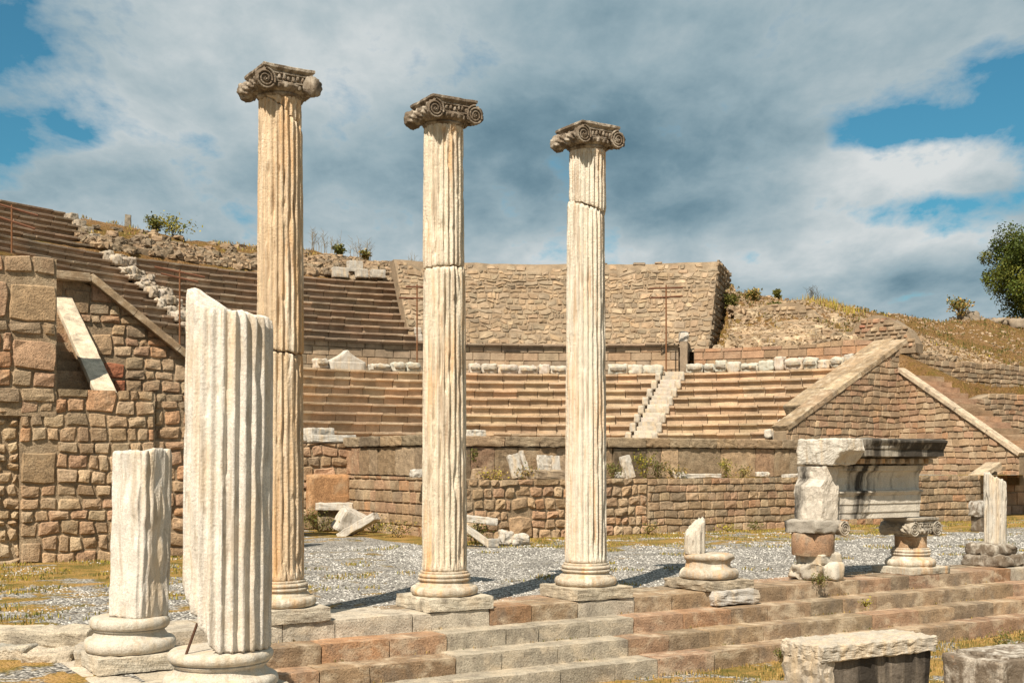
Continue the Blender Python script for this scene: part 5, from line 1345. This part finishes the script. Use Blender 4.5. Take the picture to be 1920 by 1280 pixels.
# weeds along walls
def shrub(p, h, r, n, cols, label, name='shrub', leaf=.05, cat='shrub', seed=0, stems=7, grp=None):
    rnd = random.Random(seed); e = empty(name, Vector(p), label, cat, grp); sm = MB(); lm = MB()
    tips = []
    for i in range(stems):
        a = rnd.uniform(0, 2 * pi); q = Vector(p) + Vector((cos(a) * r * rnd.uniform(.2, .9), sin(a) * r * rnd.uniform(.2, .9), h * rnd.uniform(.6, 1)))
        m = Vector(p).lerp(q, .5) + Vector((0, 0, h * .08)); tube(sm, [p, m, q], [.012, .009, .004], 4, (.16, .11, .05)); tips.append((Vector(p), m, q))
    for i in range(n):
        t = rnd.choice(tips); f = rnd.random() ** .7; q = t[1].lerp(t[2], f) if rnd.random() < .75 else t[0].lerp(t[1], f)
        q = q + Vector((rnd.gauss(0, 1), rnd.gauss(0, 1), rnd.gauss(0, .8))) * r * .22
        d = Vector((rnd.uniform(-1, 1), rnd.uniform(-1, 1), rnd.uniform(-.2, 1))).normalized(); s = d.cross(Vector((rnd.uniform(-1, 1), rnd.uniform(-1, 1), .3))).normalized()
        L = leaf * rnd.uniform(.6, 1.4); c = rnd.choice(cols); k = rnd.uniform(.65, 1.3)
        lm.add([q, q + d * L * .5 + s * L * .28, q + d * L, q + d * L * .5 - s * L * .28], [(0, 1, 2, 3)], (c[0] * k, c[1] * k, c[2] * k))
    sm.build('stems', M_LEAF, e); lm.build('leaves', M_LEAF, e); return e
def S_at(px, b, z): return ab(a_px(px, b), b, z)
for i, (px, b, z, h, r, n, cols, lab) in enumerate([
    (1207, 26.2, 1.45, .75, .35, 420, GRN + YEL, 'tall green shrub right beside the tilted slab on the stage'),
    (1232, 26.1, 1.45, .50, .45, 420, GRN + [(.16, .10, .05)], 'dark bushy shrub on the stage right of the tall one'),
    (1262, 26.0, 1.45, .32, .4, 260, GRN + DRY, 'low brownish shrub on the stage above the regular wall'),
    (1362, 26.1, 1.45, .50, .38, 320, YEL + GRN, 'yellow-green shrub on the stage midway along the orthostats'),
    (1392, 26.0, 1.45, .25, .4, 200, GRN + DRY, 'low dry weed clump right of the yellow-green shrub'),
    (1150, 26.0, 1.45, .38, .3, 220, GRN, 'small green weed beside the right tall column on the stage'),
    (985, 26.3, 1.45, .30, .35, 200, DRY + GRN, 'dry weed clump at the foot of the first leaning slabs'),
    (925, 26.0, 1.45, .18, .5, 260, YEL + DRY, 'yellow flowering weeds on the stage beside the middle column'),
    (888, 26.7, 1.9, .35, .15, 120, GRN, 'small green plant rooted in the orthostat wall by the middle column'),
    (598, 30.6, .0, .50, .65, 700, GRN, 'dense green weed patch left of the bench-like slab'),
    (640, 29.5, .0, .28, .6, 400, GRN + YEL, 'low green weeds in front of the slanting moulded piece'),
    (745, 27.4, .0, .38, .5, 420, GRN + DRY, 'green weeds along the foot of the stage side wall'),
    (700, 29.6, .0, .28, .5, 320, GRN + YEL, 'low green weeds farther back along the stage side wall'),
    (890, 24.3, .0, .45, .5, 520, GRN, 'dark green weeds under the slanting beam behind the middle column'),
    (1560, 24.6, .0, .18, .7, 360, YEL + GRN, 'bright green weeds seen between the two short supports'),
    (1215, 24.9, .0, .25, .35, 200, GRN + DRY, 'weed tuft at the stage wall foot right of the third column'),
    (1415, 24.9, .0, .18, .3, 140, GRN, 'small weed tuft at the foot of the regular wall, further right'),
    (1365, 24.9, .0, .14, .35, 140, YEL, 'yellowish weed tuft at the foot of the regular wall')]):
    shrub(S_at(px, b, z), h, r, n, cols, lab, 'weed_clump' if h < .45 else 'shrub', .055 if z else .05, 'weeds' if h < .45 else 'shrub', i)
for i, (px, Y, z, h, r, n, cols, lab) in enumerate([
    (1466, 15.6, -.66, .17, .1, 150, GRN, 'small green plant rooted on the third step'),
    (1890, 17.0, -.85, .38, .3, 420, GRN, 'green bush at the foot of the steps by the right edge'),
    (1540, 15.1, -.88, .12, .25, 150, GRN + DRY, 'weed tuft just behind the black-streaked block'),
    (1800, 15.9, -.88, .16, .25, 160, GRN + DRY, 'weed tuft at the step foot between the two foreground blocks'),
    (272, 10.9, -.22, .12, .15, 130, GRN, 'tiny weed below the two-torus base'),
    (1796, 12.3, -.85, .14, .18, 120, GRN, 'small weed at the lower left of the white-topped corner block'),
    (1536, 19.0, .0, .14, .22, 240, GRN, 'green moss-like weed at the foot of the left short support'),
    (1622, 17.9, -.22, .09, .15, 90, YEL, 'tiny yellow weed on the second step below the carved block')]):
    shrub(at(px, Y, z), h, r, n, cols, lab, 'weed_clump', .03, 'weeds', 50 + i, 6)
# dry grass: tower top left, hill, right terraces
mb = MB(); rnd = random.Random(31)
for i in range(500):
    a = rnd.uniform(1.2, 3.7); b = rnd.uniform(24.6, 26.6); p = ab(a, b, 5.75 + (b - 24.6) * .28); blades(mb, p, 4, .30, .12, rnd, DRY + DRY + YEL, .012)
tag(mb.build('dry_grass', M_LEAF), 'tall dry grass on the earth behind the left corner pier', 'grass', kind='stuff')
mb = MB(); rock(mb, ab(1.5, 25.9, 5.2), (6, 2.6, 1.9), UANG, 10, .2, .2, 3, (1, 1, 1), tilt=(.15, 0)); tag(mb.build('earth_bank', M_HILL, smooth=True), kind='structure')
mb = MB()
for i in range(5200):
    th = rnd.uniform(radians(14), radians(150)); R = 20.6 + rnd.random() * 12 if th < THB else 27.5 + rnd.random() * 4.5
    if nz(th * 14, R * .4, 8) < -.05: continue
    if THB < th < th_px(800, 27): continue
    p = hill_pt(th, R)
    if p is None: continue
    blades(mb, p, 3, .17, .25, rnd, DRY + DRY + YEL + GRN + [(.22, .13, .05)] * 4, .02)
for i in range(6500):
    th = rnd.uniform(radians(8), radians(44)); R = rnd.uniform(25, 56); p = hill_pt(th, R)
    if p is None or nz(p.x * .3, p.y * .3, 3) < -.18: continue
    blades(mb, p, 3, .13, .4, rnd, [(.20, .125, .05), (.16, .13, .04), (.30, .20, .08), (.11, .105, .025)], .04)
for i in range(2600):
    a = rnd.uniform(40, 62); b = rnd.uniform(36.3, 52); q = shoulder(a, b)
    if nz(a * .4, b * .4, 3) < -.1: continue
    blades(mb, q, 3, .16, .25, rnd, DRY + GRN, .02)
for i in range(700):
    th = rnd.uniform(th_px(1560, 21.5), THB - .01); R = rnd.uniform(20.6, 22.6); blades(mb, hz_(th, R), 4, .22, .25, rnd, [(.50, .33, .10), (.42, .29, .1), (.3, .19, .07)], .016)
for i in range(170):
    px = rnd.gauss(1560, 26); th = th_px(px, 30); R_ = rnd.uniform(29.2, 31); blades(mb, hz_(th, R_), 4, rnd.uniform(.15, .48), .3, rnd, YEL + DRY, .016)
tag(mb.build('dry_grass', M_LEAF), 'dry brown and yellow grass over the hillside', 'grass', kind='stuff')
# dry stalks against the sky
def stalks(px0, px1, R, n, h, label, seed, cols=((.22, .17, .10),)):
    rnd = random.Random(seed); mb = MB(); tm = (th_px(px0, R) + th_px(px1, R)) / 2
    for i in range(n):
        th = th_px(rnd.uniform(px0, px1), R); p = PR(R, th, hill_z(R, th) - .1); hh = h * rnd.uniform(.5, 1.2); q = p + Vector((rnd.uniform(-.15, .15), 0, hh)); tube(mb, [p, q], [.012, .006], 3, cols[0])
        for k in range(5):
            m = p.lerp(q, rnd.uniform(.4, .95)); tube(mb, [m, m + Vector((rnd.uniform(-.25, .25), 0, rnd.uniform(.1, .28)))], [.008, .004], 3, cols[0])
    o = mb.build('dry_stalks', M_LEAF, None, loc=PR(R, tm, hill_z(R, tm)), tagd=(label, 'plant'))
stalks(580, 640, 30, 26, 1.15, 'bare dry stalks against the sky right of the first column', 1)
stalks(655, 695, 30, 18, 1.1, 'second cluster of bare stalks against the sky above the upper seats', 2)
stalks(760, 790, 30, 7, .8, 'few thin stalks on the skyline left of the middle column', 3)
stalks(925, 965, 27, 7, .5, 'tiny dry stalks on the top of the high wall', 4)
stalks(1515, 1535, 30, 12, .7, 'small dark twiggy plant on the right skyline', 5, ((.10, .09, .07),))
for i, (px, R, h, r, lab, cols) in enumerate([(325, 30, .85, 1.1, 'yellow-green bush on the left skyline', YEL + GRN), (292, 30.5, .9, .5, 'thin olive bush left of the yellow one on the skyline', GRN), (637, 30, .5, .35, 'small green bush on the skyline, nearer the first column', GRN), (683, 30, .45, .4, 'brown-green bush on the skyline, nearer the middle column', GRN + DRY),
                                         (1412, 29, .5, .5, 'green bush on the skyline just right of the high wall', GRN + DRY), (1372, 24.5, .55, .5, 'dark green bush among the pale rocks below the high wall end', GRN), (1457, 30, .45, .2, 'small upright plant on the right skyline', GRN), (1452, 26, .5, .35, 'dark bush among the rocks on the right slope', GRN)]):
    th = th_px(px, R); shrub(PR(R, th, hill_z(R, th)), h, r, 520, cols, lab, 'bush', .13, 'bush', 90 + i, 9)
p = at(1800, 69.5, zpx(592, 69.5)); shrub(p, 1.0, .7, 600, GRN + DRY, 'olive bush between the boulders and the tree', 'bush', .16, 'bush', 120, 9)
# tree
def tree(p, label):
    e = empty('broadleaf_tree', Vector(p), label, 'tree'); rnd = random.Random(4)
    tm = MB(); tube(tm, [p, p + Vector((.1, 0, 1.4)), p + Vector((-.1, .1, 3.0)), p + Vector((.2, 0, 4.6))], [.32, .26, .2, .09], 10, (.10, .075, .05))
    lobes = []
    cen = p + Vector((.35, 0, 3.75)); 
    for i in range(150):
        d = Vector((rnd.gauss(0, 1), rnd.gauss(0, 1), rnd.gauss(0, 1))).normalized(); rr = rnd.uniform(.45, 1.0)
        q = cen + Vector((d.x * 3.7 * rr, d.y * 3.7 * rr, d.z * 3.35 * rr)); 
        if q.z < p.z + .1: q.z = p.z + rnd.uniform(.1, 1.0)
        lobes.append((q, rnd.uniform(.5, .95)))
        if i % 6 == 0: tube(tm, [p + Vector((0, 0, 2.0 + rnd.random() * 1.5)), (p + Vector((0, 0, 3)) + q) / 2, q], [.09, .06, .02], 5, (.10, .075, .05))
    tm.build('trunk', M_BARK, e)
    lm = MB()
    for (q, r) in lobes:
        tone = rnd.uniform(.7, 1.3); base = rnd.choice([(.07, .095, .016), (.095, .115, .018), (.13, .135, .022)])
        for k in range(300):
            d = Vector((rnd.gauss(0, 1), rnd.gauss(0, 1), rnd.gauss(0, 1))).normalized(); w = q + d * r * rnd.uniform(.55, 1.05)
            t = Vector((rnd.uniform(-1, 1), rnd.uniform(-1, 1), rnd.uniform(-1, .3))).normalized(); s = t.cross(d).normalized(); L = rnd.uniform(.10, .19); kk = tone * rnd.uniform(.7, 1.3)
            lm.add([w, w + t * L * .5 + s * L * .34, w + t * L, w + t * L * .5 - s * L * .34], [(0, 1, 2, 3)], (base[0] * kk, base[1] * kk, base[2] * kk))
    lm.build('crown', M_LEAF, e)
tree(at(1946, 78, 10.5), 'dense dark green round-crowned tree on the right skyline')

for o in bpy.data.objects:
    if '_loc' in o: del o['_loc']
SC.render.engine = 'CYCLES'
